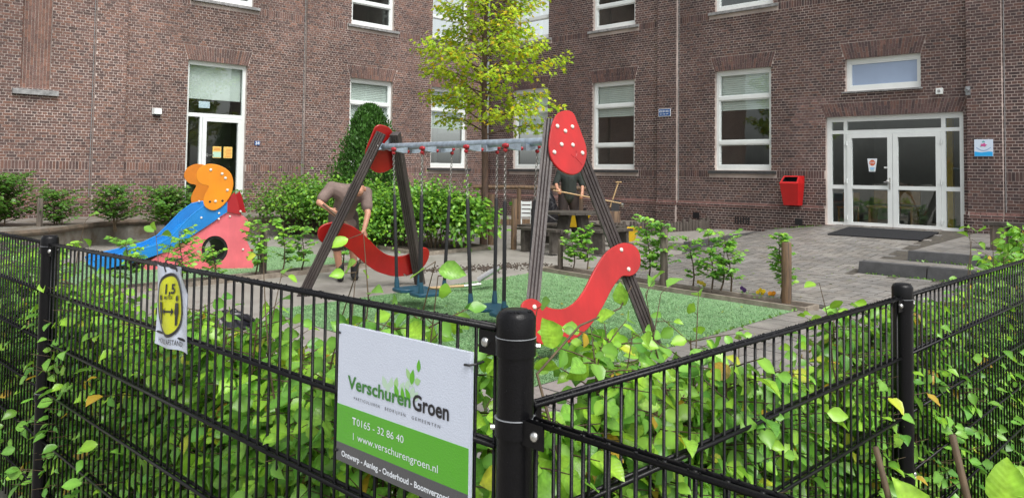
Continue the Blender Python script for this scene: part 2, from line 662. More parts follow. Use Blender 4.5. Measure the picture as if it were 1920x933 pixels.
def sweep_kerb(pts, w, h0, h1, m, name, **kw):
    """a row of kerb stones along pts = [(x, y, z)], w wide to the left of the run"""
    mb = MB()
    for i in range(len(pts) - 1):
        p, q = Vector(pts[i]), Vector(pts[i + 1])
        d = (q - p)
        L = Vector((d.x, d.y, 0)).length
        n = Vector((-d.y, d.x, 0)).normalized() * w
        k = max(1, round(L / 1.0))
        for j in range(k):
            a_, b_ = p + d * ((j + .004) / k), p + d * ((j + .996) / k)
            zz = lambda v, hh: Vector((v.x, v.y, v.z + hh))
            ch = n * .12
            mb.hexa([zz(a_, h0), zz(b_, h0), zz(b_ + n, h0), zz(a_ + n, h0), zz(a_ + ch, h1), zz(b_ + ch, h1), zz(b_ + n, h1), zz(a_ + n, h1)])
    return build(name, mb, m, **kw)


# kerb holding the raised yard beside the entrance paving
kp = []
for t in (.1, 1.2, 2.2, 3.2, 4.15):
    s = 9.62 + .14 * t
    p = WR(s, t, .29)
    kp.append((p.x, p.y, p.z))
sweep_kerb(kp, -.14, -.35, .02, M['kerb'], 'kerb', kind='structure')
mb = MB()
vs, fs = [], []
for j in range(11):
    t = .0 + j * .415
    for i in range(9):
        s = 7.3 + (9.60 + .14 * t - 7.3) * i / 8
        p = WR(s, t, 0)
        b0 = hB(p.y)
        vs.append((p.x, p.y, b0 + .004 + (.285 - b0) * smooth((i / 8) / .6) * (1 - .7 * smooth((t - 3.2) / .95) * (1 - smooth(((i / 8) - .55) / .4)))))
for j in range(10):
    for i in range(8):
        fs.append((j * 9 + i, j * 9 + i + 1, (j + 1) * 9 + i + 1, (j + 1) * 9 + i))
k0 = len(vs)
for i in range(9):                       # closed front and back edges
    vs.append((vs[90 + i][0], vs[90 + i][1], -.1))
for i in range(8):
    fs.append((90 + i, 90 + i + 1, k0 + i + 1, k0 + i))
build('raised_yard', mb.add(vs, fs), M['ground'], kind='structure')

# two broad steps up to the entrance terrace
for k, (s0, t0, zb, zt) in enumerate(((13.6, 4.75, .08, .29), (14.08, 4.0, .27, .44))):
    L = [(s0 + i * 1.0) for i in range(6)]
    nm = thing('entrance_step', WR(s0, t0, zb), ('lower broad kerb step leading up to the entrance paving', 'upper broad kerb step leading up to the entrance paving')[k], 'step', 'kerb steps by the entrance')
    for i in range(5):
        mb = MB()
        e = .004
        q = [(L[i] + e, t0), (L[i + 1] - e, t0), (L[i + 1] - e, t0 - .22), (L[i] + e, t0 - .22)]
        lo = [WR(x, y, zb - .1) for x, y in q]
        q2 = [(L[i] + e + .015, t0 - .035), (L[i + 1] - e, t0 - .035), (L[i + 1] - e, t0 - .22), (L[i] + e + .015, t0 - .22)]
        hi = [WR(x, y, zt) for x, y in q2]
        mb.hexa(lo + hi)
        build('kerb_stone', mb, M['kerb'], parent=nm)
    mb = MB()
    tb = 4.0 if k == 0 else 0.0
    zz = .285 if k == 0 else .435
    z2 = .285 if k == 0 else .555
    nrow = 4 if k == 0 else 20
    for i in range(25):
        for j in range(nrow):
            ls, dt = .2, (t0 - .22 - tb) / nrow
            x0, y0 = s0 + .01 + i * ls, t0 - .22 - j * dt
            if x0 > s0 + 4.9:
                continue
            f0, f1 = j / nrow, (j + 1) / nrow
            q = [(x0 + .004, y0 - .004), (x0 + ls - .004, y0 - .004), (x0 + ls - .004, y0 - dt + .004), (x0 + .004, y0 - dt + .004)]
            za = [zz + (z2 - zz) * f0] * 2 + [zz + (z2 - zz) * f1] * 2
            mb.hexa([WR(x, y, -.05) for x, y in q] + [WR(x, y, z) for (x, y), z in zip(q, za)], col=rnd.choice(cols))
    build('landing_pavers', mb, M['paver'], parent=nm, kind='stuff')
    mb = MB().hexa([WR(s0 + .01, t0 - .2, -.2), WR(s0 + 4.9, t0 - .2, -.2), WR(s0 + 4.9, tb, -.2), WR(s0 + .01, tb, -.2),
                    WR(s0 + .01, t0 - .2, zz - .012), WR(s0 + 4.9, t0 - .2, zz - .012), WR(s0 + 4.9, tb, z2 - .012), WR(s0 + .01, tb, z2 - .012)])
    build('landing_bed', mb, M['joint'], parent=nm)


def patch(name, poly, m, dz, **kw):
    """a flat sheet that follows the ground, poly in world xy (convex quad), subdivided"""
    mb = MB()
    n = 24
    A, B, C, D = [Vector((p[0], p[1], 0)) for p in poly]
    vs = []
    for j in range(n + 1):
        for i in range(n + 1):
            u, v = i / n, j / n
            p = (A * (1 - u) + B * u) * (1 - v) + (D * (1 - u) + C * u) * v
            vs.append((p.x, p.y, hB(p.y) + dz))
    fs = [(j * (n + 1) + i, j * (n + 1) + i + 1, (j + 1) * (n + 1) + i + 1, (j + 1) * (n + 1) + i) for j in range(n) for i in range(n)]
    return build(name, mb.add(vs, fs), m, kind='structure', **kw)


# swing turf: corner where the planting strip ends, axes u (along the right wing) and v
TK = Vector((3.36, 9.36, 0))
u2 = Vector((.676, -.737, 0))
v2 = Vector((.68, .733, 0))
TQ = [TK - u2 * 4.22, TK, TK - v2 * 4.8, TK - u2 * 4.22 - v2 * 4.8]
turf = patch('turf', [(p.x, p.y) for p in TQ], M['turf'], .006)
# the slide stands on a second turf bed behind the left planting strip
K0 = Vector((-3.54, 11.45, 0))
TQ2 = [K0 + VV * 1.9 - dR * .3, K0 - VV * 3.6 - dR * .3, K0 - VV * 3.6 - dR * 3.4, K0 + VV * 1.9 - dR * 3.4]
patch('turf', [(p.x, p.y) for p in TQ2], M['turf'], .006)


def turf_blades(name, A, e1, l1, e2, l2, n, parent=None):
    a_, b_ = rng.random(n), rng.random(n) ** .7
    P = np.stack([A.x + e1.x * l1 * a_ + e2.x * l2 * b_, A.y + e1.y * l1 * a_ + e2.y * l2 * b_], 1)
    d = np.hypot(P[:, 0], P[:, 1])
    keep = (rng.random(n) < np.clip(9.0 / d - .1, .3, 1))
    P = P[keep]
    n = len(P)
    z = np.array([hB(y) for y in P[:, 1]]) + .004
    an = rng.random(n) * 6.283
    h_ = rng.uniform(.010, .020, n)
    w = rng.uniform(.004, .008, n)
    lx, ly = rng.normal(0, .009, n), rng.normal(0, .009, n)
    V = np.zeros((n, 3, 3))
    V[:, 0] = np.stack([P[:, 0] - np.cos(an) * w, P[:, 1] - np.sin(an) * w, z], 1)
    V[:, 1] = np.stack([P[:, 0] + np.cos(an) * w, P[:, 1] + np.sin(an) * w, z], 1)
    V[:, 2] = np.stack([P[:, 0] + lx, P[:, 1] + ly, z + h_], 1)
    c3 = np.repeat(rng.uniform(.8, 1.12, (n, 1)), 3, 1) * np.array([1, 1, 1])
    c3[:, 0] *= rng.uniform(.9, 1.12, n)
    return raw_mesh(name, V.reshape(-1, 3), np.arange(n * 3).reshape(-1, 3), np.repeat(c3, 3, 0), M['blade'], parent)


def raw_mesh(name, V, F, colr, m, parent=None, at=(0, 0, 0), **kw):
    off = np.array(ORIG[parent] if parent else at)
    me = bpy.data.meshes.new(name)
    k = F.shape[1]
    me.vertices.add(len(V))
    me.vertices.foreach_set('co', (V - off).astype(np.float32).ravel())
    me.loops.add(F.size)
    me.loops.foreach_set('vertex_index', F.astype(np.int32).ravel())
    me.polygons.add(len(F))
    me.polygons.foreach_set('loop_start', np.arange(0, F.size, k, dtype=np.int32))
    me.update(calc_edges=True)
    ca = me.color_attributes.new('tint', 'FLOAT_COLOR', 'POINT')
    cc = np.ones((len(V), 4), dtype=np.float32)
    cc[:, :3] = colr
    ca.data.foreach_set('color', cc.ravel())
    me.materials.append(m)
    o = bpy.data.objects.new(name, me)
    COL.objects.link(o)
    if parent:
        o.parent = parent
    else:
        o.location = Vector(at)
    ORIG[o] = Vector(off)
    return props(o, **kw)


tb = turf_blades('turf_blades', TK, -u2, 4.22, -v2, 4.8, 150000)
props(tb, 'short artificial grass blades of the turf under the swing', 'grass', kind='stuff')
tb = turf_blades('turf_blades', K0 + VV * 1.9 - dR * .3, -VV, 5.5, -dR, 3.0, 30000)
props(tb, 'short artificial grass blades of the turf under the slide', 'grass', kind='stuff')

# concrete tiles along the swing turf and on to the fence
tile_root = build('tile_border', MB().add([tuple(p + Vector((0, 0, .005))) for p in (TK + u2 * .05, TK + u2 * 5.0, TK + u2 * 5.0 - v2 * 7, TK + u2 * .05 - v2 * 7)], [(0, 3, 2, 1)]), M['joint'], kind='structure')
for i in range(23):
    for j in range(12):
        p = TK + u2 * (.06 + j * .305) - v2 * (-.2 + i * .305)
        q = p + u2 * .15 - v2 * .15
        if not in_frame((q.x, q.y, 0), 60):
            continue
        e = .003
        dz = rnd.uniform(.018, .024)
        P4 = [p + u2 * e - v2 * (.3 - e), p + u2 * (.3 - e) - v2 * (.3 - e), p + u2 * (.3 - e) - v2 * e, p + u2 * e - v2 * e]
        mb = MB().hexa([x + Vector((0, 0, -.03)) for x in P4] + [x + Vector((0, 0, dz)) for x in P4], col=rnd.choice(cols), skip=(0,))
        build('tile', mb, M['paver'], parent=tile_root)

# planting strip along the swing turf, with a pale edging board
def strip(name, A, d, L, w, side, label):
    n = side * w
    r = thing(name, A + Vector((0, 0, hB(A.y))), label, 'planting bed')
    mb = MB()
    k = 14
    for i in range(k):
        a_, b_ = A + d * (L * i / k), A + d * (L * (i + 1) / k)
        mb.add([(a_.x, a_.y, hB(a_.y) + .03), (b_.x, b_.y, hB(b_.y) + .03), ((b_ + n).x, (b_ + n).y, hB(b_.y) + .03), ((a_ + n).x, (a_ + n).y, hB(a_.y) + .03)], [(0, 1, 2, 3)])
    build('soil', mb, M['soil'], parent=r)
    ed = [A, A + d * L, A + d * L + n, A + n]
    for i in range(4):
        p, q = ed[i], ed[(i + 1) % 4]
        dd = (q - p)
        nn = Vector((-dd.y, dd.x, 0)).normalized() * .022
        mb = MB()
        kk = max(1, int(dd.length / .5))
        for j in range(kk):
            a_, b_ = p + dd * (j / kk), p + dd * ((j + 1) / kk)
            zf = lambda v, h_: Vector((v.x, v.y, hB(v.y) + h_))
            mb.hexa([zf(a_ - nn, -.05), zf(b_ - nn, -.05), zf(b_ + nn, -.05), zf(a_ + nn, -.05), zf(a_ - nn, .065), zf(b_ - nn, .065), zf(b_ + nn, .065), zf(a_ + nn, .065)])
        build('edging_board', mb, M['kerb_pale'], parent=r)
    return r


strip('planting_strip', TK - u2 * 4.25 + v2 * .03, u2, 4.4, .34, v2, 'narrow soil strip with pale edging between the swing turf and the entrance paving')
strip('planting_strip', K0 - VV * 3.6, VV, 5.5, .28, -dR, 'narrow soil strip with edging in front of the slide')
# bed under the shrubs
BK = Vector((-1.52, 14.2, 0))
strip('shrub_bed', BK + VV * 1.5, -dR, 4.2, 1.6, -VV, 'edged soil bed under the big green shrubs')

# raised terrace along the left wing
ter = [(16.5, 0), (16.5, 4.9), (13.5, 3.5), (12.4, 2.3), (11.6, 1.75), (10.2, 1.7), (9.5, 2.5), (8.8, 2.8), (6.2, 2.8), (6.2, 0)]
mb = MB()
vs = [WL(s, t, .55) for s, t in ter] + [WL(s, t, -.1) for s, t in ter]
n = len(ter)
mb.add(vs, [tuple(range(n))] + [(i, n + i, n + (i + 1) % n, (i + 1) % n) for i in range(n)])
terrace = build('terrace', mb, M['concrete'], kind='structure')
mb = MB()
for i in range(1, 8):
    (s, t), (s2, t2) = ter[i], ter[i + 1]
    mb.tube([WL(s, t, .51), WL(s2, t2, .51)], .055, 8)
build('terrace_lip', mb, M['terrace_edge'], parent=terrace)

# ---------------------------------------------------------------- the school: two wings of brick
school = thing('school_building', (CX, CY, 0), 'brown brick school with two wings meeting in a corner behind the playground', 'building')
Z0, DZ = .96, .06
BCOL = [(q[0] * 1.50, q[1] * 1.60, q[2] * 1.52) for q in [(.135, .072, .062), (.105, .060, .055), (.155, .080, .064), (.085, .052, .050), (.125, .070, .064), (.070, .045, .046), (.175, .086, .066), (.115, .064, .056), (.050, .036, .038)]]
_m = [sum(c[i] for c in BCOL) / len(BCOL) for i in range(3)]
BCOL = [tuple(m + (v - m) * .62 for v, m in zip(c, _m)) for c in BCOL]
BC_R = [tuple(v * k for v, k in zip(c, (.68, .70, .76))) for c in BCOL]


class Wing:
    def __init__(self, F, smax, openings, pil, cols_):
        self.F, self.smax, self.op, self.pil, self.cols = F, smax, openings, pil, cols_


ARCH = .36
# openings: s0, s1, z0, z1, has a flat arch
LOP = [(8.27, 9.76, .55, 4.2, 1), (3.80, 5.26, 1.74, 4.2, 1), (.91, 2.37, 1.74, 4.2, 1), (.91, 2.37, 5.70, 8.1, 0), (3.80, 5.26, 5.70, 8.1, 0), (8.15, 9.62, 5.70, 8.1, 0), (12.64, 13.2, 3.24, 8.1, 0)]
ROP = [(11.06, 13.84, .55, 2.94, 1), (11.51, 13.06, 3.48, 4.2, 1), (8.27, 9.77, 1.74, 4.2, 1), (4.34, 5.82, 1.74, 4.2, 1), (1.15, 2.62, 1.74, 4.2, 1),
       (1.15, 2.62, 5.70, 8.1, 0), (4.34, 5.82, 5.70, 8.1, 0), (8.27, 9.82, 5.70, 8.1, 0), (11.5, 13.06, 5.70, 8.1, 0)]
LW = Wing(WL, 16.5, LOP, [(6.03, 6.68), (11.17, 11.8)], BCOL)
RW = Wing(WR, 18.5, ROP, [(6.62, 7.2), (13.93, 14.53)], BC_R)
ZTOP = 8.46


def cut(iv, a, b):
    out = []
    for (x, y) in iv:
        if b <= x or a >= y:
            out.append((x, y))
        else:
            if a > x:
                out.append((x, a))
            if b < y:
                out.append((b, y))
    return out


def lay(W):
    """all bricks of a wing: list of (corner points, colour, is_full)"""
    F = W.F
    bricks = []

    def brick(s0, s1, z0, z1, t, dep=.012, keep=True):
        j = rnd.uniform(-.0025, .0025)
        bricks.append((s0, s1, z0, z1, t + j, keep))
    zones = []
    x = 0.0
    for (a_, b_) in W.pil:
        zones.append((x, a_, 0.0)); zones.append((a_, b_, .10)); x = b_
    zones.append((x, W.smax, 0.0))
    nc = int((ZTOP - Z0) / DZ)
    for k in range(-12, nc):
        z = Z0 + k * DZ
        zc = z + DZ / 2
        pl_ = k < -1
        if k == -1:
            continue
        for (za, zb_, toff) in zones:
            iv = [(za, zb_)]
            for (s0, s1, o0, o1, ar) in W.op:
                if o0 - .001 < zc < o1:
                    iv = cut(iv, s0, s1)
                elif ar and o1 < zc < o1 + ARCH - (.06 if o1 < 3 else 0):
                    e = (zc - o1) * .33 + .01
                    iv = cut(iv, s0 - e, s1 + e)
            if toff == 0.0 and (1.56 < zc < 1.74 or 5.52 < zc < 5.70):
                continue
            tt = toff + (.05 if pl_ else 0)
            st_ = (k % 2 == 0)
            L = .19 if st_ else .095
            ph = (.0475 if not st_ else (.095 if (k // 2) % 2 else 0))
            for (a_, b_) in iv:
                s = math.floor((a_ - ph) / L) * L + ph
                while s < b_:
                    p, q = max(s + .006, a_), min(s + L - .006, b_)
                    if q - p > .018:
                        brick(p, q, z + .0065, z + DZ - .0065, tt, keep=(q - p > L - .0135))
                    s += L
    # soldier courses
    for (z0, z1) in ((1.56, 1.74), (5.52, 5.70)):
        for (za, zb_, toff) in zones:
            if toff:
                continue
            iv = [(za, zb_)]
            for (s0, s1, o0, o1, ar) in W.op:
                if o0 - .001 < (z0 + z1) / 2 < o1:
                    iv = cut(iv, s0, s1)
                if abs(o0 - z1) < .01:
                    iv = cut(iv, s0 - .16, s1 + .14)
            for (a_, b_) in iv:
                s = a_
                while s < b_ - .03:
                    brick(s + .005, min(s + .0575, b_), z0 + .005, z1 - .005, 0.0, keep=True)
                    s += .0625
    return bricks


def brick_pts(W, b):
    s0, s1, z0, z1, t, k = b
    F = W.F
    return [F(s0, t - .03, z0), F(s1, t - .03, z0), F(s1, t, z0), F(s0, t, z0), F(s0, t - .03, z1), F(s1, t - .03, z1), F(s1, t, z1), F(s0, t, z1)]


def wing(W, right):
    F = W.F
    mb = MB()
    # mortar body around the openings
    ss = sorted(set([0.0, W.smax] + [v for o in W.op for v in o[:2]] + [v for p in W.pil for v in p]))
    zs = sorted(set([-.3, .9, ZTOP] + [v for o in W.op for v in o[2:4]]))
    TM = -.005
    for i in range(len(ss) - 1):
        for j in range(len(zs) - 1):
            sc, zc = (ss[i] + ss[i + 1]) / 2, (zs[j] + zs[j + 1]) / 2
            if any(o[0] < sc < o[1] and o[2] < zc < o[3] for o in W.op):
                continue
            t1 = TM + (.10 if any(p[0] < sc < p[1] for p in W.pil) else 0) + (.05 if zc < .9 else 0)
            mb.box((ss[i], -.32, zs[j]), (ss[i + 1], t1, zs[j + 1]), F)
    wall = build('wall', mb, M['mortar'], parent=school, label='brick wall of the %s wing' % ('right' if right else 'left'))
    bl = lay(W)
    cam_p = Vector((0, 0, 1.6))

    def score(b):
        p = F((b[0] + b[1]) / 2, b[4], (b[2] + b[3]) / 2)
        if not b[5] or not in_frame(p, -8):
            return 1e9
        return (p - cam_p).length - (b[1] - b[0]) * 12
    bl.sort(key=score)
    # bricks that show largest are single pieces sharing a few meshes
    cache = {}
    rotz = math.atan2((dR if right else dL).y, (dR if right else dL).x)
    for b in bl[:150]:
        L, Hh = round(b[1] - b[0], 3), round(b[3] - b[2], 3)
        ci = rnd.randrange(len(W.cols))
        key = (L, Hh, ci)
        if key not in cache:
            m2 = MB()
            sgn = 1 if right else 1
            yo = (.03, -.0) 
            # local x along the wing, local y out of the wall
            n_loc = Matrix.Rotation(-rotz, 3, 'Z') @ (nR if right else nL)
            y0, y1 = sorted((0.0, -.03 * n_loc.y))
            m2.box((-L / 2, y0, -Hh / 2), (L / 2, y1, Hh / 2), col=W.cols[ci])
            me = mesh_from(m2, (0, 0, 0), 'brick')
            me.materials.append(M['brick'])
            cache[key] = me
        p = F((b[0] + b[1]) / 2, b[4], (b[2] + b[3]) / 2)
        piece('brick', cache[key], wall, Matrix.Translation(p) @ Matrix.Rotation(rotz, 4, 'Z'))
    mb = MB()
    for b in bl[150:]:
        zc = (b[2] + b[3]) / 2
        c = rnd.choice(W.cols)
        k = rnd.uniform(.85, 1.15) * (.80 if zc < .9 else 1)
        sm_ = (b[0] + b[1]) / 2
        if right and 8.0 < sm_ < 10.4 and .42 < zc < .9:         # sooty damp stain on the plinth under the window
            k *= 1 - .55 * max(0, 1 - abs(sm_ - 9.1) / 1.2) * rnd.uniform(.5, 1)
        if right and 10.35 < sm_ < 11.05 and 2.75 < zc < 3.4:    # repaired, paler corner over the entrance
            k *= 1.5 + rnd.uniform(-.2, .3)
        for (s0_, s1_, o0_, o1_, ar_) in W.op:                   # run-off below the sills
            if s0_ - .1 < sm_ < s1_ + .1 and 0 < o0_ - zc < .75 and o0_ > 1:
                k *= 1 - .30 * rnd.random() * (1 - (o0_ - zc) / .75)
        mb.hexa(brick_pts(W, b), col=(c[0] * k, c[1] * k, c[2] * k))
    # flat arches over the openings, in two broken rows
    for (s0, s1, o0, o1, ar) in W.op:
        if not ar:
            continue
        hh = ARCH - (.06 if o1 < 3 else 0)
        n_ = max(10, round((s1 - s0) / .058))
        for i in range(n_):
            f0, f1 = (i + .08) / n_, (i + .92) / n_
            e = .115
            xb0, xb1 = s0 + (s1 - s0) * f0, s0 + (s1 - s0) * f1
            xt0, xt1 = s0 - e + (s1 - s0 + 2 * e) * f0, s0 - e + (s1 - s0 + 2 * e) * f1
            sp = .35 if i % 2 else .65
            for (g0, g1) in ((.0, sp - .012), (sp + .012, .97)):
                def lx(a0, a1, g):
                    return a0 + (a1 - a0) * g
                c = rnd.choice(W.cols)
                q = [(lx(xb0, xt0, g0), o1 + hh * g0), (lx(xb1, xt1, g0), o1 + hh * g0), (lx(xb1, xt1, g1), o1 + hh * g1), (lx(xb0, xt0, g1), o1 + hh * g1)]
                mb.hexa([F(x, -.03, z) for x, z in q] + [F(x, .002, z) for x, z in q], col=tuple(v * 1.12 for v in c))
    # sloped rowlock course on the plinth
    s = 0.0
    while s < W.smax:
        if not any(o[0] - .02 < s + .045 < o[1] + .02 and o[2] < .9 for o in W.op):
            to = .10 if any(p[0] - .03 < s < p[1] - .03 for p in W.pil) else 0.0
            k = rnd.uniform(.9, 1.2)
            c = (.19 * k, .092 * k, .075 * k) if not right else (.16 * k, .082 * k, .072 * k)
            q0, q1 = s + .004, s + .091
            mb.hexa([F(q0, -.02 + to, .845), F(q1, -.02 + to, .845), F(q1, .058 + to, .845), F(q0, .058 + to, .845),
                     F(q0, -.02 + to, .955), F(q1, -.02 + to, .955), F(q1, .004 + to, .955), F(q0, .004 + to, .955)], col=c)
        s += .095
    build('brickwork', mb, M['brick'], parent=wall, kind='stuff')
    return wall


wallL = wing(LW, False)
wallR = wing(RW, True)


def bar(mb, F, s0, s1, t0, t1, z0, z1):
    mb.box((s0, t0, z0), (s1, t1, z1), F)


def window(F, s0, s1, z0, z1, trans=(), blind=None, sill=True, wing_='', lab=None, film=False, vert=(), sillm='sill_stone'):
    fr = .075
    mb = MB()
    t0, t1 = -.17, -.10
    bar(mb, F, s0, s0 + fr, t0, t1, z0, z1)
    bar(mb, F, s1 - fr, s1, t0, t1, z0, z1)
    bar(mb, F, s0 + fr, s1 - fr, t0, t1, z1 - fr * 1.25, z1)
    bar(mb, F, s0 + fr, s1 - fr, t0, t1, z0, z0 + fr * 1.5)
    w = build('window', mb, M['white_paint'], parent=school, label=lab)
    edges = [z0 + fr * 1.5] + sorted(trans) + [z1 - fr * 1.25]
    for z in trans:
        m2 = MB()
        bar(m2, F, s0 + fr, s1 - fr, t0 + .004, t1 + .012, z - .04, z + .04)
        build('transom', m2, M['white_paint'], parent=w)
    # inner sash of every light
    for i in range(len(edges) - 1):
        a_ = edges[i] + (.04 if i > 0 else 0)
        b_ = edges[i + 1] - (.04 if i < len(edges) - 2 else 0)
        m2 = MB()
        k = .028
        bar(m2, F, s0 + fr, s0 + fr + k, t0, t1 - .012, a_, b_)
        bar(m2, F, s1 - fr - k, s1 - fr, t0, t1 - .012, a_, b_)
        bar(m2, F, s0 + fr + k, s1 - fr - k, t0, t1 - .012, a_, a_ + k)
        bar(m2, F, s0 + fr + k, s1 - fr - k, t0, t1 - .012, b_ - k, b_)
        build('sash', m2, M['white_paint'], parent=w)
        m2 = MB()
        m2.add([F(s0 + fr, -.14, a_), F(s1 - fr, -.14, a_), F(s1 - fr, -.14, b_), F(s0 + fr, -.14, b_)], [(0, 1, 2, 3)] if F is WR else [(3, 2, 1, 0)])
        build('pane', m2, M['film'] if film else M['glass'], parent=w)
    if blind:
        m2 = MB()
        nsl = max(2, int((z1 - blind) / .05))
        for i in range(nsl):
            za = blind + (z1 - blind) * i / nsl
            zb_ = blind + (z1 - blind) * (i + 1) / nsl - .004
            m2.add([F(s0 + .05, -.200, za), F(s1 - .05, -.200, za), F(s1 - .05, -.208, zb_), F(s0 + .05, -.208, zb_)], [(0, 1, 2, 3)])
        build('blind', m2, M['blind'], parent=w)
    if sill:
        m2 = MB()
        q = [(s0 - .15, s1 + .13)]
        a_, b_ = q[0]
        m2.hexa([F(a_, -.16, z0 - .085), F(b_, -.16, z0 - .085), F(b_, .075, z0 - .085), F(a_, .075, z0 - .085),
                 F(a_, -.16, z0 - .001), F(b_, -.16, z0 - .001), F(b_, .07, z0 - .018), F(a_, .07, z0 - .018)])
        build('sill', m2, M[sillm], parent=w)
    return w


TR2 = (2.42, 3.52)
window(WL, 3.80, 5.26, 1.74, 4.2, TR2, 3.05, lab='ground floor window of the left wing beside the conifer')
window(WL, .91, 2.37, 1.74, 4.2, TR2, 2.95, lab='ground floor window of the left wing nearest the corner')
window(WR, 1.15, 2.62, 1.74, 4.2, TR2, 2.95, lab='ground floor window of the right wing nearest the corner')
window(WR, 4.34, 5.82, 1.74, 4.2, TR2, 3.22, lab='ground floor window of the right wing beside the egg-shaped plate')
window(WR, 8.27, 9.77, 1.74, 4.2, TR2, 3.22, lab='ground floor window left of the red bin')
for F, s0, s1, lb in ((WL, .91, 2.37, 'left wing nearest the corner'), (WL, 3.80, 5.26, 'left wing above the conifer'), (WL, 8.15, 9.62, 'left wing above the side door'), (WR, 1.15, 2.62, 'right wing nearest the corner'),
                      (WR, 4.34, 5.82, 'right wing above the street sign'), (WR, 8.27, 9.82, 'right wing above the red bin'), (WR, 11.5, 13.06, 'right wing above the entrance')):
    window(F, s0, s1, 5.70, 8.1, (6.38, 7.5), None, lab='upper window of the ' + lb, sillm='sill_pale')
window(WR, 11.51, 13.06, 3.48, 4.2, (), None, film=True, lab='low wide window with blue-grey film above the entrance', sill=False)
m2 = MB()
m2.box((11.45, -.12, 3.445), (13.10, .05, 3.478), WR)
build('sill', m2, M['sill_pale'], parent=school)

# bricked-up slit with upright bricks, far left
mb = MB()
s0, s1 = 12.64, 13.2
mb.box((s0, -.3, 3.24), (s1, -.105, 8.1), WL)
bw = build('blind_window', mb, M['mortar'], parent=school, label='tall slit bricked up with upright bricks')
mb = MB()
ncol = 9
for i in range(ncol):
    w_ = (s1 - s0) / ncol
    z = 3.24 - (.095 if i % 2 else 0)
    while z < 8.1:
        z0_, z1_ = max(z + .005, 3.24), min(z + .185, 8.1)
        if z1_ - z0_ > .03:
            c = rnd.choice(BCOL[:3] + BCOL[6:8])
            mb.box((s0 + w_ * i + .005, -.13, z0_), (s0 + w_ * (i + 1) - .005, -.095 + rnd.uniform(-.002, .002), z1_), WL, col=tuple(v * 1.1 for v in c))
        z += .19
build('brickwork', mb, M['brick'], parent=bw, kind='stuff')
mb = MB()
mb.hexa([WL(12.5, -.1, 3.10), WL(13.34, -.1, 3.10), WL(13.34, .08, 3.10), WL(12.5, .08, 3.10), WL(12.5, -.1, 3.235), WL(13.34, -.1, 3.235), WL(13.34, .075, 3.20), WL(12.5, .075, 3.20)])
build('sill', mb, M['sill_pale'], parent=bw)

# side door of the left wing: transom light, side light and a glazed leaf
mb = MB()
for (a_, b_, c_, d_) in ((8.27, 8.345, .55, 4.2), (9.685, 9.76, .55, 4.2), (8.345, 9.685, 4.1, 4.2), (8.345, 9.685, 2.86, 2.95), (9.34, 9.40, .55, 2.86), (9.40, 9.685, .55, .66)):
    bar(mb, WL, a_, b_, -.17, -.10, c_, d_)
sd = build('side_door', mb, M['white_paint'], parent=school, label='tall white glazed side door of the left wing')
mb = MB()
for (a_, b_, c_, d_) in ((8.35, 8.44, .56, 2.855), (9.235, 9.335, .56, 2.855), (8.44, 9.235, 2.76, 2.855), (8.44, 9.235, .56, .75)):
    bar(mb, WL, a_, b_, -.155, -.085, c_, d_)
build('door_leaf', mb, M['white_paint'], parent=sd)
for (a_, b_, c_, d_) in ((8.345, 9.685, 2.95, 4.1), (9.40, 9.685, .66, 2.86), (8.44, 9.235, .75, 2.76)):
    build('pane', MB().add([WL(a_, -.13, c_), WL(b_, -.13, c_), WL(b_, -.13, d_), WL(a_, -.13, d_)], [(3, 2, 1, 0)]), M['glass'], parent=sd)
build('blind', MB().add([WL(8.33, -.24, 3.3), WL(9.70, -.24, 3.3), WL(9.70, -.24, 4.19), WL(8.33, -.24, 4.19)], [(0, 1, 2, 3)]), M['blind'], parent=sd)
mb = MB()
mb.box((9.215, -.085, 1.90), (9.225, -.03, 1.98), WL)
mb.box((9.07, -.05, 1.93), (9.225, -.03, 1.955), WL)
build('door_handle', mb, M['steel'], parent=sd)
# notices behind its glass
for (a_, b_, top, bot, lb) in ((8.84, 9.055, 'paper_yellow', 'paper_green', 'left'), (8.56, 8.78, 'paper_yellow', 'paper_yellow', 'right')):
    r_ = thing('door_notice', WL(a_, -.125, 1.88), 'yellow paper notice with a green lower half on the side door glass' if lb == 'left' else 'plain yellow paper notice on the side door glass', 'notice')
    build('paper', MB().box((a_, -.127, 1.88), (b_, -.122, 2.16), WL), M[top], parent=r_)
    mb = MB()
    if lb == 'left':
        build('lower_half', MB().box((a_ + .004, -.1215, 1.895), (b_ - .004, -.1195, 2.03), WL), M['paper_green'], parent=r_)
        for i in range(2):
            mb.box((a_ + .03, -.1215, 2.07 + i * .035), (b_ - .03, -.1195, 2.085 + i * .035), WL)
    else:
        for i in range(6):
            mb.box((a_ + .03, -.1215, 1.91 + i * .036), (b_ - .03 - .02 * (i % 3), -.1195, 1.921 + i * .036), WL)
    build('print', mb, M['paper_orange'], parent=r_)
build('window_notice', MB().box((9.15, -.15, 3.08), (9.42, -.146, 3.24), WL), M['plaque_white'], at=tuple(WL(9.28, -.15, 3.08)), label='small white notice in the light above the side door', cat='notice')

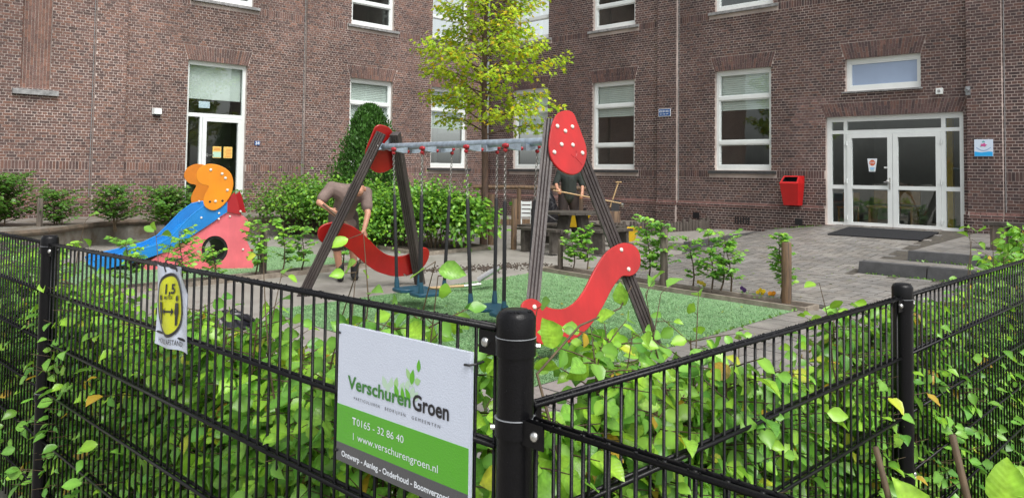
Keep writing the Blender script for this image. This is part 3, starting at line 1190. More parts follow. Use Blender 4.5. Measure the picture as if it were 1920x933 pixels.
# main entrance: double glazed doors with side lights and top lights
DS = [11.06, 11.165, 11.43, 11.505, 12.462, 13.405, 13.484, 13.742, 13.84]
mb = MB()
for (a_, b_, c_, d_) in ((11.06, 11.165, .55, 2.94), (13.742, 13.84, .55, 2.94), (11.165, 13.742, 2.825, 2.94), (11.165, 13.742, 2.56, 2.635), (11.43, 11.505, .55, 2.56), (13.405, 13.484, .55, 2.56),
                         (11.165, 11.43, 1.345, 1.43), (13.484, 13.742, 1.345, 1.43), (11.165, 11.43, .55, .61), (13.484, 13.742, .55, .61), (11.43, 11.505, 2.635, 2.825), (13.405, 13.484, 2.635, 2.825)):
    bar(mb, WR, a_, b_, -.17, -.10, c_, d_)
md = build('entrance_door', mb, M['white_paint'], parent=school, label='white double entrance doors with side lights')
for (a_, b_) in ((11.508, 12.458), (12.466, 13.402)):
    mb = MB()
    for (p, q, c_, d_) in ((a_, a_ + .1, .56, 2.557), (b_ - .1, b_, .56, 2.557), (a_ + .1, b_ - .1, 2.46, 2.557), (a_ + .1, b_ - .1, 1.35, 1.43), (a_ + .1, b_ - .1, .56, .63)):
        bar(mb, WR, p, q, -.155, -.082, c_, d_)
    build('door_leaf', mb, M['white_paint'], parent=md)
    for (c_, d_) in ((.63, 1.35), (1.43, 2.46)):
        build('pane', MB().add([WR(a_ + .1, -.125, c_), WR(b_ - .1, -.125, c_), WR(b_ - .1, -.125, d_), WR(a_ + .1, -.125, d_)], [(0, 1, 2, 3)]), M['glass'], parent=md)
for (a_, b_, c_, d_) in ((11.165, 11.43, .61, 1.345), (11.165, 11.43, 1.43, 2.56), (13.484, 13.742, .61, 1.345), (13.484, 13.742, 1.43, 2.56), (11.165, 11.43, 2.635, 2.825), (11.505, 13.405, 2.635, 2.825), (13.484, 13.742, 2.635, 2.825)):
    build('pane', MB().add([WR(a_, -.13, c_), WR(b_, -.13, c_), WR(b_, -.13, d_), WR(a_, -.13, d_)], [(0, 1, 2, 3)]), M['glass'], parent=md)
mb = MB()
mb.box((12.39, -.082, 1.36), (12.42, -.07, 1.60), WR)
mb.tube([WR(12.405, -.07, 1.5), WR(12.405, -.03, 1.5)], .018, 8)
mb.tube([WR(12.405, -.035, 1.5), WR(12.30, -.035, 1.51)], .012, 8)
mb.sphere(WR(12.37, -.05, 1.53), .035, 10, 6)
build('door_handle', mb, M['steel'], parent=md)
build('letter_slot', MB().box((12.28, -.122, 1.80), (12.36, -.112, 1.84), WR), M['white_paint'], parent=md)
for s_ in (11.505, 13.405):
    for z_ in (2.35, 1.52, .72):
        mb = MB()
        mb.tube([WR(s_, -.075, z_ - .05), WR(s_, -.075, z_ + .05)], .014, 8)
        mb.box((s_ - .06, -.085, z_ - .035), (s_ + .01, -.076, z_ - .01), WR)
        mb.box((s_ - .01, -.085, z_ + .01), (s_ + .06, -.076, z_ + .035), WR)
        build('hinge', mb, M['white_paint'], parent=md)

# rooms behind the glass
mb = MB()
for F, sm in ((WL, 16.5), (WR, 18.5)):
    mb.add([F(0, -4.5, -.3), F(sm, -4.5, -.3), F(sm, -4.5, ZTOP), F(0, -4.5, ZTOP)], [(0, 1, 2, 3)])
    for zf in (.5, 4.9, 5.1, ZTOP - .02):
        mb.add([F(-4.5, -.32, zf), F(sm, -.32, zf), F(sm, -4.5, zf), F(-4.5, -4.5, zf)], [(0, 1, 2, 3)])
    for s_ in ([3.1, 6.5, 11.0, sm] if F is WL else [3.4, 7.2, 10.4, 14.6, sm]):
        mb.box((s_ - .05, -4.5, -.3), (s_ + .05, -.32, ZTOP), F)
build('interior', mb, M['interior'], parent=school)
build('roof_edge', MB().box((-.4, -5.0, ZTOP + .002), (16.6, .3, ZTOP + .3), WL).box((.31, -5.0, ZTOP + .004), (18.6, .3, ZTOP + .3), WR), M['sill_pale'], parent=school)
# hall furniture seen through the entrance
hb = thing('hall_bench', WR(12.0, -1.1, .5), 'wooden bench in the hall behind the left entrance door', 'bench')
mb = MB().box((11.55, -1.5, .92), (12.55, -1.05, .97), WR)
build('seat', mb, M['bench_wood'], parent=hb)
build('backrest', MB().box((11.55, -1.55, 1.0), (12.55, -1.5, 1.30), WR), M['bench_wood'], parent=hb)
for s_ in (11.58, 12.48):
    build('leg', MB().box((s_, -1.5, .5), (s_ + .05, -1.08, .92), WR), M['bench_wood'], parent=hb)
hc = thing('hall_chair', WR(11.2, -.9, .5), 'small wooden chair behind the left side light of the entrance', 'chair')
build('seat', MB().box((11.0, -1.1, .90), (11.38, -.75, .93), WR), M['bench_wood'], parent=hc)
build('backrest', MB().box((11.0, -1.12, 1.05), (11.38, -1.09, 1.25), WR), M['bench_wood'], parent=hc)
for s_ in (11.02, 11.34):
    for t_ in (-1.1, -.79):
        build('leg', MB().box((s_, t_, .5), (s_ + .03, t_ + .03, .9), WR), M['bench_wood'], parent=hc)
build('hall_column', MB().box((13.02, -1.9, .5), (13.14, -1.78, 4.9), WR), M['sun_yellow'], at=tuple(WR(13.1, -1.8, .5)), label='yellow column standing in the hall behind the right entrance door', cat='column')

# lightning conductors / cables beside the pilasters, rain pipe in the corner
for i, (F, s_, z0_, lb) in enumerate(((WL, 11.83, .96, 'far left'), (WL, 6.71, .96, 'right of the side door'), (WR, 7.23, .96, 'left of the red bin'), (WR, 14.56, .96, 'beside the entrance plaque'))):
    build('cable', MB().tube([F(s_, .012, z0_), F(s_, .012, 8.4)], .009, 6), M['sill_pale'], at=tuple(F(s_, .012, z0_)), label='thin pale cable running down beside the pilaster ' + lb, cat='cable', group='cables on the facade')
rp = thing('rain_pipe', WL(.12, .1, 0), 'grey rain pipe in the inner corner behind the tree', 'pipe')
build('pipe', MB().tube([WL(.15, .12, .2), WL(.15, .12, 8.4)], .05, 10), M['grey_metal'], parent=rp)
for z_ in (1.2, 3.2, 5.2, 7.2):
    build('bracket', MB().tube([WL(.15, .12, z_), WL(.15, .12, z_ + .04)], .06, 10), M['grey_metal'], parent=rp)

# vents and pipes low in the plinth
for i, (F, s_, z_, lb) in enumerate(((WR, 7.78, .60, 'nearest the log edging'), (WR, 10.46, .58, 'under the red bin'), (WR, 4.1, .55, 'behind the chopping stump'), (WR, 2.4, .55, 'behind the picnic table'))):
    build('vent_hole', MB().box((s_ - .09, .0, z_ - .07), (s_ + .09, .056, z_ + .07), F), M['ink_black'], at=tuple(F(s_, 0, z_)), label='square black vent in the plinth ' + lb, cat='vent', group='plinth vents')
mb = MB()
for i in range(6):
    mb.box((8.86 + i * .07, .02, .46), (8.89 + i * .07, .058, .62), WR)
build('vent_grille', mb, M['ink_black'], at=tuple(WR(9, 0, .5)), label='upright slotted vent in the plinth between the two square vents', cat='vent')

# lamp, camera and sensor on the walls
wlp = thing('wall_lamp', WL(10.46, 0, 2.83), 'small white box lamp on the left wing wall', 'lamp')
mb = MB()
mb.hexa([WL(10.36, 0, 2.84), WL(10.56, 0, 2.84), WL(10.54, .12, 2.85), WL(10.38, .12, 2.85), WL(10.36, 0, 2.99), WL(10.56, 0, 2.99), WL(10.54, .10, 2.98), WL(10.38, .10, 2.98)])
build('housing', mb, M['white_paint'], parent=wlp)
build('base', MB().box((10.39, .0, 2.81), (10.53, .09, 2.838), WL), M['sill_stone'], parent=wlp)
wl2 = thing('wall_sensor', WR(13.42, 0, 3.3), 'small white box sensor on the wall above the entrance', 'sensor')
build('housing', MB().box((13.36, 0, 3.31), (13.48, .06, 3.43), WR), M['white_paint'], parent=wl2)
build('lens', MB().box((13.395, .06, 3.345), (13.445, .066, 3.395), WR), M['sill_pale'], parent=wl2)
wc = thing('security_camera', WR(13.95, .1, 3.28), 'small grey camera on the pilaster edge above the entrance', 'camera')
build('body', MB().tube([WR(13.96, .1, 3.36), WR(13.96, .22, 3.33)], .035, 10), M['grey_metal'], parent=wc)
build('mount', MB().box((13.92, .09, 3.25), (14.0, .13, 3.42), WR), M['grey_metal'], parent=wc)

# red bin on the wall
rb = thing('waste_bin', WR(10.36, 0, .94), 'red metal waste bin fixed to the wall left of the entrance', 'bin')
mb = MB()
a0, a1, z0, z1 = 10.14, 10.58, .95, 1.62
o_lo = [(10.2, .03), (10.54, .03), (10.54, .30), (10.2, .30)]
pts = [WR(10.20, .03, .95), WR(10.54, .03, .95), WR(10.54, .26, .95), WR(10.20, .26, .95),
       WR(10.15, .03, 1.45), WR(10.59, .03, 1.45), WR(10.59, .36, 1.45), WR(10.15, .36, 1.45),
       WR(10.15, .03, 1.62), WR(10.59, .03, 1.62), WR(10.56, .20, 1.62), WR(10.18, .20, 1.62)]
mb.add(pts, [(0, 3, 2, 1), (0, 1, 5, 4), (1, 2, 6, 5), (2, 3, 7, 6), (3, 0, 4, 7), (4, 5, 9, 8), (5, 6, 10, 9), (7, 4, 8, 11), (8, 9, 10, 11)])
A, B, Cc, D = pts[7], pts[6], pts[10], pts[11]
def bl_(u, v):
    return (A * (1 - u) + B * u) * (1 - v) + (D * (1 - u) + Cc * u) * v
O = [(0, 0), (1, 0), (1, 1), (0, 1)]
I = [(.1, .2), (.9, .2), (.9, .85), (.1, .85)]
vs = [bl_(*q) for q in O] + [bl_(*q) for q in I]
inn = [v - nR * .1 + Vector((0, 0, -.06)) for v in vs[4:]]
mb.add(vs, [(i, (i + 1) % 4, 4 + (i + 1) % 4, 4 + i) for i in range(4)])
build('body', mb, M['red_bin'], parent=rb)
build('opening', MB().add(vs[4:] + inn, [(4, 5, 6, 7)] + [(i, (i + 1) % 4, 4 + (i + 1) % 4, 4 + i) for i in range(4)]), M['ink_black'], parent=rb)
build('bracket', MB().box((10.3, .0, 1.0), (10.44, .03, 1.5), WR), M['grey_metal'], parent=rb)

# door mat
mtp = thing('door_mat', (8.0, 15.1, .55), 'black rubber door mat in front of the entrance', 'mat')
q = [WR(11.95, .35, 0), WR(13.75, .35, 0), WR(13.75, 1.35, 0), WR(11.95, 1.35, 0)]
zf = lambda p, d_: Vector((p.x, p.y, pave(*st(p.x, p.y)) + d_))
q = [WR(11.75, .45, 0), WR(13.5, .45, 0), WR(13.5, 1.5, 0), WR(11.75, 1.5, 0)]
build('pad', MB().hexa([zf(p, .0) for p in q] + [zf(p, .032) for p in q]), M['mat_black'], parent=mtp)
mb = MB()
for i in range(4):
    a_, b_ = zf(q[i], .03), zf(q[(i + 1) % 4], .03)
    mb.tube([a_, b_], .012, 6)
build('rim', mb, M['rubber'], parent=mtp)

# ---------------------------------------------------------------- fence of double-wire panels
FP = Vector((.011, 1.345, 0))                 # the corner post
dA = Vector((-.7071, .7071, 0)); nA = Vector((-.7071, -.7071, 0))     # left run; nA points to the camera side
aG = R(44.5)
dG = Vector((math.sin(aG), math.cos(aG), 0)); nG = Vector((math.cos(aG), -math.sin(aG), 0))   # right run
bar_me = {}


def bar_mesh(h):
    key = round(h, 3)
    if key not in bar_me:
        me = mesh_from(MB().tube([(0, 0, 0), (0, 0, h)], .0036, 6), (0, 0, 0), 'vertical_bar', 'all')
        me.materials.append(M['black_coat'])
        bar_me[key] = me
    return bar_me[key]


def fence_panel(P, d, n, L, ztop, zslope, label, start=.05):
    """panel of vertical bars with pairs of horizontal wires every 200 mm; P at ground"""
    r = thing('wire_fence', P, label, 'fence', 'black wire fence panels')
    k = int((L - start) / .05) + 1
    h = 1.18
    for i in range(k):
        s = start + i * .05
        zt = ztop + zslope * s
        p = P + d * s
        piece('vertical_bar', bar_mesh(h), r, Matrix.Translation((p.x, p.y, zt - h - .003)))
    for j in range(6):
        mb = MB()
        for sg in (-1, 1):
            o = n * (sg * .0088)
            a_, b_ = P + d * (start - .012) + o, P + d * (start + (k - 1) * .05 + .012) + o
            za, zb_ = ztop + zslope * start - j * .2, ztop + zslope * L - j * .2
            mb.tube([(a_.x, a_.y, za - .006), (b_.x, b_.y, zb_ - .006)], .0050, 8)
            # drops hanging from and standing on the wire
            m_ = int(L / (.012 if j == 0 else .05))
            for q in range(m_):
                s = rnd.uniform(start, L)
                p = P + d * s + o
                zz = ztop + zslope * s - j * .2 - .006
                mb.sphere((p.x, p.y, zz + (rnd.choice((-.0050, .0050)))), rnd.uniform(.0012, .0026), 5, 4)
        build('horizontal_rail', mb, M['black_coat'], parent=r, smooth='all')
    return r


def fence_post(P, ztop, label, clamps):
    r = thing('fence_post', P, label, 'post', 'black fence posts')
    rad = .0315
    build('shaft', MB().lathe([(rad, -.1), (rad, ztop - .05)], (P.x, P.y, 0), 28), M['black_coat'], parent=r, smooth=True)
    build('cap', MB().lathe([(rad + .0022, ztop - .052), (rad + .0026, ztop - .014), (rad - .002, ztop - .005), (rad * .6, ztop), (rad * .3, ztop + .0004)], (P.x, P.y, 0), 28), M['black_coat'], parent=r, smooth=True)
    build('cap_edge', MB().lathe([(rad + .0012, ztop - .0555), (rad + .0030, ztop - .0545), (rad + .0012, ztop - .0535)], (P.x, P.y, 0), 28), M['grey_metal'], parent=r)
    mb = MB()
    for i in range(70):
        a_ = rnd.uniform(0, 6.283)
        z_ = rnd.uniform(ztop - .25, ztop - .06)
        mb.sphere((P.x + math.cos(a_) * rad, P.y + math.sin(a_) * rad, z_), rnd.uniform(.0006, .0014), 5, 4)
    for i in range(60):
        a_, q = rnd.uniform(0, 6.283), rad * math.sqrt(rnd.random()) * .85
        mb.sphere((P.x + math.cos(a_) * q, P.y + math.sin(a_) * q, ztop - .001 - (q / rad) ** 4 * .003), rnd.uniform(.0012, .003), 6, 4, sc=(1, 1, .5))
    build('raindrops', mb, M['black_coat'], parent=r, smooth='all', kind='stuff')
    for (z, d, n, bolt_side) in clamps:
        c = build('clamp', MB().lathe([(rad + .0035, z - .03), (rad + .0035, z)], (P.x, P.y, 0), 28), M['black_coat'], parent=r, smooth=True)
        build('clamp_edge', MB().lathe([(rad + .0025, z - .0005), (rad + .0040, z + .0004), (rad + .0025, z + .0012)], (P.x, P.y, 0), 28), M['grey_metal'], parent=c)
        for dd in d:
            a_ = P + dd * (rad - .002)
            b_ = P + dd * (rad + .046)
            nn = n * .0105
            mb = MB().hexa([(v.x, v.y, z - .036) for v in (a_ + nn, b_ + nn, b_ + nn * 1.35, a_ + nn * 1.35)] + [(v.x, v.y, z + .004) for v in (a_ + nn, b_ + nn, b_ + nn * 1.35, a_ + nn * 1.35)])
            build('bracket', mb, M['black_coat'], parent=c)
            q = P + dd * (rad + .028) + nn * 1.35
            build('bolt', MB().bolt((q.x, q.y, z - .016), n, .0088, .006), M['steel'], parent=c, smooth=True)
        q = P + bolt_side * (rad + .003)
        build('nut', MB().tube([(q.x, q.y, z - .016), (q.x + bolt_side.x * .007, q.y + bolt_side.y * .007, z - .016)], .0045, 6), M['steel'], parent=c)


LPOST = FP + dA * 2.735
RPOST = FP + dG * 1.906
fence_panel(FP, dA, nA, 2.70, 1.338, -.0185, 'long black wire fence panel carrying the two signs, left of the corner post')
fence_panel(LPOST, dA, nA, 2.5, 1.288, -.012, 'black wire fence panel at the far left edge beyond the left post')
fence_panel(FP, dG, nG, 1.87, 1.206, -.004, 'black wire fence panel between the corner post and the right post')
fence_panel(RPOST, dG, nG, 2.5, 1.199, -.001, 'black wire fence panel at the far right beyond the right post')
fence_panel(FP, -dA, nA, 2.0, 1.197, 0, 'nearest black wire fence panel running from the corner post towards the viewer')
right_v = Vector((1, .1, 0)).normalized()
fence_post(FP, 1.369, 'thick black corner post in the middle of the fence', [(1.322, [dA], nA, right_v), (1.188, [-dA, dG], nA, -right_v)])
fence_post(LPOST, 1.318, 'black fence post at the left edge', [(1.272, [-dA, dA], nA, right_v), (.67, [-dA, dA], nA, right_v)])
fence_post(RPOST, 1.24, 'black fence post in the right part of the fence', [(1.186, [-dG, dG], nG, right_v), (.60, [-dG, dG], nG, right_v)])


# ---------------------------------------------------------------- lettering
def text_mb(txt, size, F, x0, y0, xs=1.0, bold=0.0, spacing=1.0, align='LEFT', d=0.0, fit=None):
    """flat letters; F(u, v, d) maps sign coordinates (v up) to the world"""
    cu = bpy.data.curves.new('t', 'FONT')
    cu.body = txt
    cu.size = size
    cu.offset = bold
    cu.space_character = spacing
    cu.resolution_u = 3
    cu.align_x = align
    ob = bpy.data.objects.new('t', cu)
    COL.objects.link(ob)
    dg = bpy.context.evaluated_depsgraph_get()
    me = bpy.data.meshes.new_from_object(ob.evaluated_get(dg))
    vs = [v.co.copy() for v in me.vertices]
    if fit and vs:
        w = max(v.x for v in vs) - min(v.x for v in vs)
        xs = fit / w
    mb = MB()
    mb.add([F(x0 + v.x * xs, y0 + v.y, d) for v in vs], [tuple(p.vertices) for p in me.polygons])
    bpy.data.objects.remove(ob)
    bpy.data.meshes.remove(me)
    bpy.data.curves.remove(cu)
    return mb


def rectF(F, u0, v0, u1, v1, d0, d1):
    return MB().hexa([F(u0, v0, d0), F(u1, v0, d0), F(u1, v1, d0), F(u0, v1, d0), F(u0, v0, d1), F(u1, v0, d1), F(u1, v1, d1), F(u0, v1, d1)])


# the gardeners' board hangs in front of the left panel
BW, BH = .418, .284
BO = FP + dA * .508 + nA * .014 + Vector((0, 0, 1.274))


def FB(u, v, d):          # u to the right, v up from the top edge (negative down), d towards the viewer
    return BO - dA * u + nA * d + Vector((0, 0, v + .022 * u))


board = thing('company_board', FB(BW / 2, -BH, 0), 'white, green and grey company board tied to the fence beside the corner post', 'sign')
build('panel', rectF(FB, 0, -BH, BW, 0, 0, .009), M['sign_white'], parent=board)
build('green_band', rectF(FB, .0002, -.245, BW - .0002, -.166, .009, .0096), M['sign_green'], parent=board)
build('grey_band', rectF(FB, .0002, -BH + .0002, BW - .0002, -.245, .009, .0097), M['sign_grey'], parent=board)
DT = .0102
lt = build('lettering', text_mb('Verschuren', .037, FB, .040, -.1275, bold=.0009, d=DT, fit=.214), M['ink_green'], parent=board, label='green word on the company board')
build('lettering', text_mb('Groen', .041, FB, .2575, -.1285, bold=.0010, d=DT, fit=.106), M['ink_black'], parent=board, label='black word on the company board')
for tx, x, w in (('PARTICULIEREN', .062, .090), ('BEDRIJVEN', .170, .066), ('GEMEENTEN', .256, .084)):
    build('lettering', text_mb(tx, .0086, FB, x, -.1475, spacing=1.5, d=DT, fit=w), M['ink_black'], parent=board)
build('lettering', text_mb('T', .0205, FB, .059, -.1985, bold=.0006, d=DT), M['ink_white'], parent=board)
build('lettering', text_mb('0165 - 32 86 40', .0205, FB, .074, -.1985, d=DT, fit=.158), M['ink_white'], parent=board)
build('lettering', text_mb('I', .0205, FB, .061, -.2295, d=DT), M['ink_white'], parent=board)
build('lettering', text_mb('www.verschurengroen.nl', .0205, FB, .078, -.2285, d=DT, fit=.258), M['ink_white'], parent=board)
build('lettering', text_mb('Ontwerp - Aanleg - Onderhoud - Boomverzorging', .0165, FB, .0205, -.2715, bold=.0004, d=DT, fit=.365), M['ink_white'], parent=board)


def leaf_shape(cx, cy, L, w, ang, d):
    pts = []
    for i in range(13):
        f = i / 12
        pts.append((f * L, math.sin(math.pi * f ** .8) * w / 2))
    for i in range(11, 0, -1):
        f = i / 12
        pts.append((f * L, -math.sin(math.pi * f ** .8) * w / 2))
    c, s = math.cos(R(ang)), math.sin(R(ang))
    P = [FB(cx + (x - L / 2) * c - y * s, cy + (x - L / 2) * s + y * c, d) for x, y in pts]
    return MB().add(P, [tuple(range(len(P)))])


for i, (cx_, cy_, L, w, an, m) in enumerate(((.166, -.094, .026, .016, 120, 'leafC'), (.178, -.103, .024, .014, 75, 'leafC'), (.189, -.091, .022, .013, 80, 'leafC'), (.205, -.089, .024, .014, 75, 'leafB'), (.224, -.094, .026, .014, 60, 'leafC'),
                                             (.240, -.088, .026, .014, 75, 'leafC'), (.243, -.066, .026, .013, 125, 'leafB'), (.253, -.079, .020, .015, 60, 'leafC'), (.272, -.075, .019, .014, 20, 'leafB'), (.257, -.097, .024, .015, 70, 'leafC'), (.268, -.103, .022, .014, 60, 'leafC'),
                                             (.206, -.104, .026, .014, 115, 'leafA'), (.226, -.106, .026, .012, 100, 'leafA'), (.242, -.104, .026, .013, 125, 'leafA'), (.2555, -.069, .030, .015, 80, 'leafA'), (.2745, -.045, .024, .0115, 88, 'leafA'))):
    build('logo_leaf', leaf_shape(cx_, cy_, L, w, an, .0092 + .00004 * i), M[m], parent=board)
for (u_, v_) in ((.008, -.018), (BW - .012, -.022), (.006, -BH + .02)):
    mb = MB()
    p = [FB(u_, v_, .0115), FB(u_ + .012 if u_ > .2 else u_ - .004, v_ + .001, .0115), FB(u_ + .02 if u_ > .2 else u_ - .016, v_ + .002, .002), FB(u_ + .016 if u_ > .2 else u_ - .012, v_ + .003, -.02)]
    build('cable_tie', mb.tube(p, .0022, 6), M['rubber'], parent=board)

# distance sign, a curled laminated sheet hanging from the top wire
DO = FP + dA * 1.536 + nA * .014 + Vector((0, 0, 1.307))


def FD(u, v, d):
    f = max(0, (u - .19) / .05) * max(0, 1 + v / .07) if v > -.07 else 0
    curl = .030 * min(f, 1) + .004 * math.sin(u * 40 + v * 14)
    du = -.05 * min(f, 1) * max(0, (u - .19) / .05) * 0
    return DO - dA * (u + du) + nA * (d + curl) + Vector((0, 0, v + .02 * u - .004 * math.sin(u * 26)))


dsg = thing('distance_sign', FD(.12, -.24, 0), 'white laminated keep-distance sheet with a yellow oval hung on the fence', 'sign')
mb = MB()
nu, nv = 24, 24
for sd_, dd in ((0, 0.0), (1, .0012)):
    vs = [FD(.236 * i / nu, -.240 * j / nv, dd) for j in range(nv + 1) for i in range(nu + 1)]
    mb.add(vs, [(j * (nu + 1) + i, (j + 1) * (nu + 1) + i, (j + 1) * (nu + 1) + i + 1, j * (nu + 1) + i + 1) for j in range(nv) for i in range(nu)])
build('sheet', mb, M['paper'], parent=dsg, smooth='all')


def ell(cx, cy, rx, ry, d, n=40, r0=0.0):
    mb = MB()
    rings = [r0 + (1 - r0) * k / 5 for k in range(6)]
    vs = [FD(cx + math.cos(2 * math.pi * i / n) * rx * r, cy + math.sin(2 * math.pi * i / n) * ry * r, d) for r in rings for i in range(n)]
    fs = [(k * n + i, k * n + (i + 1) % n, (k + 1) * n + (i + 1) % n, (k + 1) * n + i) for k in range(5) for i in range(n)]
    return mb.add(vs, fs)


ecx, ecy = .106, -.112
build('oval', ell(ecx, ecy, .086, .086, .0035, r0=.001), M['yellow'], parent=dsg)
build('oval_border', ell(ecx, ecy, .095, .095, .0042, r0=.90), M['ink_black'], parent=dsg)
build('lettering', text_mb('1,5', .040, FD, .076, -.078, bold=.0012, d=.0062, fit=.056), M['ink_black'], parent=dsg)
build('lettering', text_mb('METER', .014, FD, .0805, -.0945, bold=.0002, d=.0062, fit=.047), M['ink_black'], parent=dsg)
build('lettering', text_mb('HOUD AFSTAND!', .021, FD, .030, -.227, bold=.0002, d=.0062, fit=.178), M['ink_black'], parent=dsg)
for cx_ in (.055, .157):
    mb = ell(cx_, -.092, .0095, .0085, .0062, 14, .001)
    body = [(-.011, -.105), (.011, -.105), (.013, -.135), (.008, -.142), (.006, -.170), (-.006, -.170), (-.008, -.142), (-.013, -.135)]
    mb.add([FD(cx_ + x, y, .0062) for x, y in body], [tuple(range(8))])
    build('figure_symbol', mb, M['ink_black'], parent=dsg)
mb = MB()
for pts in ([(.08, -.128), (.132, -.128), (.132, -.134), (.08, -.134)], [(.072, -.131), (.087, -.119), (.087, -.143)], [(.140, -.131), (.125, -.119), (.125, -.143)]):
    mb.add([FD(x, y, .0062) for x, y in pts], [tuple(range(len(pts)))])
build('arrow', mb, M['ink_black'], parent=dsg)
for u_ in (.075, .150):
    mb = MB().tube([FD(u_, -.014, .003), FD(u_ - .003, .004, .008), FD(u_ - .004, .02, .003), FD(u_ - .002, .024, -.012)], .0022, 6)
    build('cable_tie', mb, M['rubber'], parent=dsg)

# street name plate on the pilaster, school plaque, stop notice, house number
def FWR(s0, t, z0):
    return lambda u, v, d: WR(s0 + u, t + d, z0 + v)


Fp = FWR(6.68, .105, 3.13)
sp = thing('street_name_plate', WR(6.86, .1, 3.13), 'small blue street name plate on the pilaster', 'sign')
build('plate', rectF(Fp, 0, 0, .37, .20, 0, .012), M['ink_white'], parent=sp)
build('face', rectF(Fp, .012, .012, .358, .188, .012, .014), M['sign_blue'], parent=sp)
mb = MB()
for (u0, v0, h_, n_, w_) in ((.024, .105, .056, 9, .020), (.218, .105, .056, 6, .020), (.045, .045, .032, 2, .016), (.095, .045, .032, 2, .016), (.145, .045, .032, 4, .014), (.215, .05, .016, 1, .014), (.245, .045, .032, 4, .016)):
    for i in range(n_):      # letter strokes too small to read in the photograph
        hh = h_ * rnd.uniform(.8, 1)
        x = u0 + i * w_
        for (xa, ya, xb, yb) in rnd.choice((((0, 0, .3, 1), (.3, .75, .8, 1)), ((0, 0, .3, 1), (.3, .4, .8, .62), (.6, 0, .8, 1)), ((0, 0, .8, .25), (0, 0, .3, 1), (.3, .75, .8, 1)), ((.25, 0, .55, 1),))):
            mb.prism([(x + xa * w_, v0 + ya * hh), (x + xb * w_, v0 + ya * hh), (x + xb * w_, v0 + yb * hh), (x + xa * w_, v0 + yb * hh)], Fp, .0145, .0155)
build('lettering', mb, M['ink_white'], parent=sp)

Fq = FWR(14.06, .105, 2.04)
pq = thing('school_plaque', WR(14.22, .1, 2.04), 'square white and blue plaque with a flower emblem beside the entrance', 'sign')
build('plate', rectF(Fq, 0, 0, .32, .33, 0, .02), M['plaque_white'], parent=pq)
wv = [(0.004, .004), (.316, .004)] + [(.316 - .312 * i / 14, .085 + .008 * math.sin(i * .55)) for i in range(15)]
build('blue_wave', MB().prism(wv, Fq, .020, .0215), M['cyan'], parent=pq)
build('emblem', MB().prism([(.16 + .05 * math.cos(a_) * (1 + .25 * math.cos(5 * a_)), .22 + .030 * math.sin(a_) * (1 + .25 * math.cos(5 * a_))) for a_ in [2 * math.pi * i / 30 for i in range(30)]], Fq, .0205, .0225), M['magenta'], parent=pq)
build('emblem', MB().prism([(.13, .27), (.19, .27), (.178, .295), (.16, .302), (.142, .295)], Fq, .0205, .0225), M['teal'], parent=pq)
build('emblem', MB().prism([(.10, .185), (.15, .195), (.14, .205), (.108, .2)], Fq, .0205, .022).prism([(.17, .185), (.21, .197), (.2, .203), (.165, .195)], Fq, .0205, .022), M['ink_green'], parent=pq)
mb = MB()
for i in range(14):      # a curved line of small letter-like marks, too small to read in the photograph
    f = i / 13
    u_, v_ = .045 + .23 * f, .165 - .055 * math.sin(math.pi * f)
    mb.prism([(u_ - .006, v_ - .008), (u_ + .006, v_ - .008), (u_ + .006, v_ + .008), (u_ - .006, v_ + .008)], Fq, .0205, .022)
build('curved_line', mb, mat('mid_blue', (.12, .26, .50), .4), parent=pq)

Fs = FWR(11.93, -.122, 1.73)
sn_ = thing('stop_notice', WR(12.03, -.12, 1.73), 'white tapered notice with a red stop sign on the left entrance door', 'notice')
build('paper', MB().prism([(.035, 0), (.165, 0), (.205, .28), (0, .28)], Fs, 0, .003), M['ink_white'], parent=sn_)
build('octagon', MB().prism([(.103 + .066 * math.cos(R(22.5 + 45 * i)), .190 + .066 * math.sin(R(22.5 + 45 * i))) for i in range(8)], Fs, .003, .0045), M['stop_red'], parent=sn_)
build('lettering', text_mb('STOP', .045, Fs, .052, .174, bold=.001, d=.006, fit=.10), M['ink_white'], parent=sn_)
build('print', rectF(Fs, .05, .075, .15, .085, .003, .0045), M['cyan'], parent=sn_)
build('print', rectF(Fs, .06, .05, .145, .062, .003, .0045), M['cyan'], parent=sn_)
build('print', rectF(Fs, .06, .02, .14, .035, .003, .0045), M['teal'], parent=sn_)

FN = lambda u, v, d: WL(8.04 - u, .004 + d, 2.22 + v)
hn = thing('house_number', WL(7.98, 0, 2.22), 'small house number plate 34 right of the side door', 'sign')
build('plate', rectF(FN, 0, 0, .14, .11, 0, .008), M['sign_blue'], parent=hn)
build('lettering', text_mb('34', .11, FN, .015, .018, bold=.003, d=.010, fit=.11), M['ink_white'], parent=hn)

# ---------------------------------------------------------------- swing set
SU = Vector((.616, -.787, 0)); SPv = Vector((.787, .616, 0))
SA = Vector((-1.617, 10.01, 0)); SB = Vector((.334, 7.72, 0))
BARZ = 1.915
swing = thing('swing_set', (SA + SB) / 2, 'swing frame of dark grooved posts with red panels and a galvanised top bar', 'swing set')


def leg_profile():
    g = []
    s, q, dp = 1.0, 4, .16
    for k in range(4):
        a_ = R(90 * k)
        c, si = math.cos(a_), math.sin(a_)
        pts = [(-1, 1), (-.62, 1), (-.5, 1 - dp), (-.38, 1), (-.12, 1), (0, 1 - dp), (.12, 1), (.38, 1), (.5, 1 - dp), (.62, 1)]
        for (x, y) in reversed(pts):
            g.append((x * c - y * si, x * si + y * c))
    return list(reversed(g))


LEGP = leg_profile()


def frame_map(E, sg):
    T = E + SU * (.2 if sg > 0 else .0) + Vector((0, 0, 2.13))
    D = E + SU * (.82 if sg > 0 else -.66)
    bb = (T - D).normalized()
    nn = SPv.cross(bb)
    nn.normalize()
    if nn.dot(SU * sg) < 0:
        nn = -nn
    return D, bb, nn


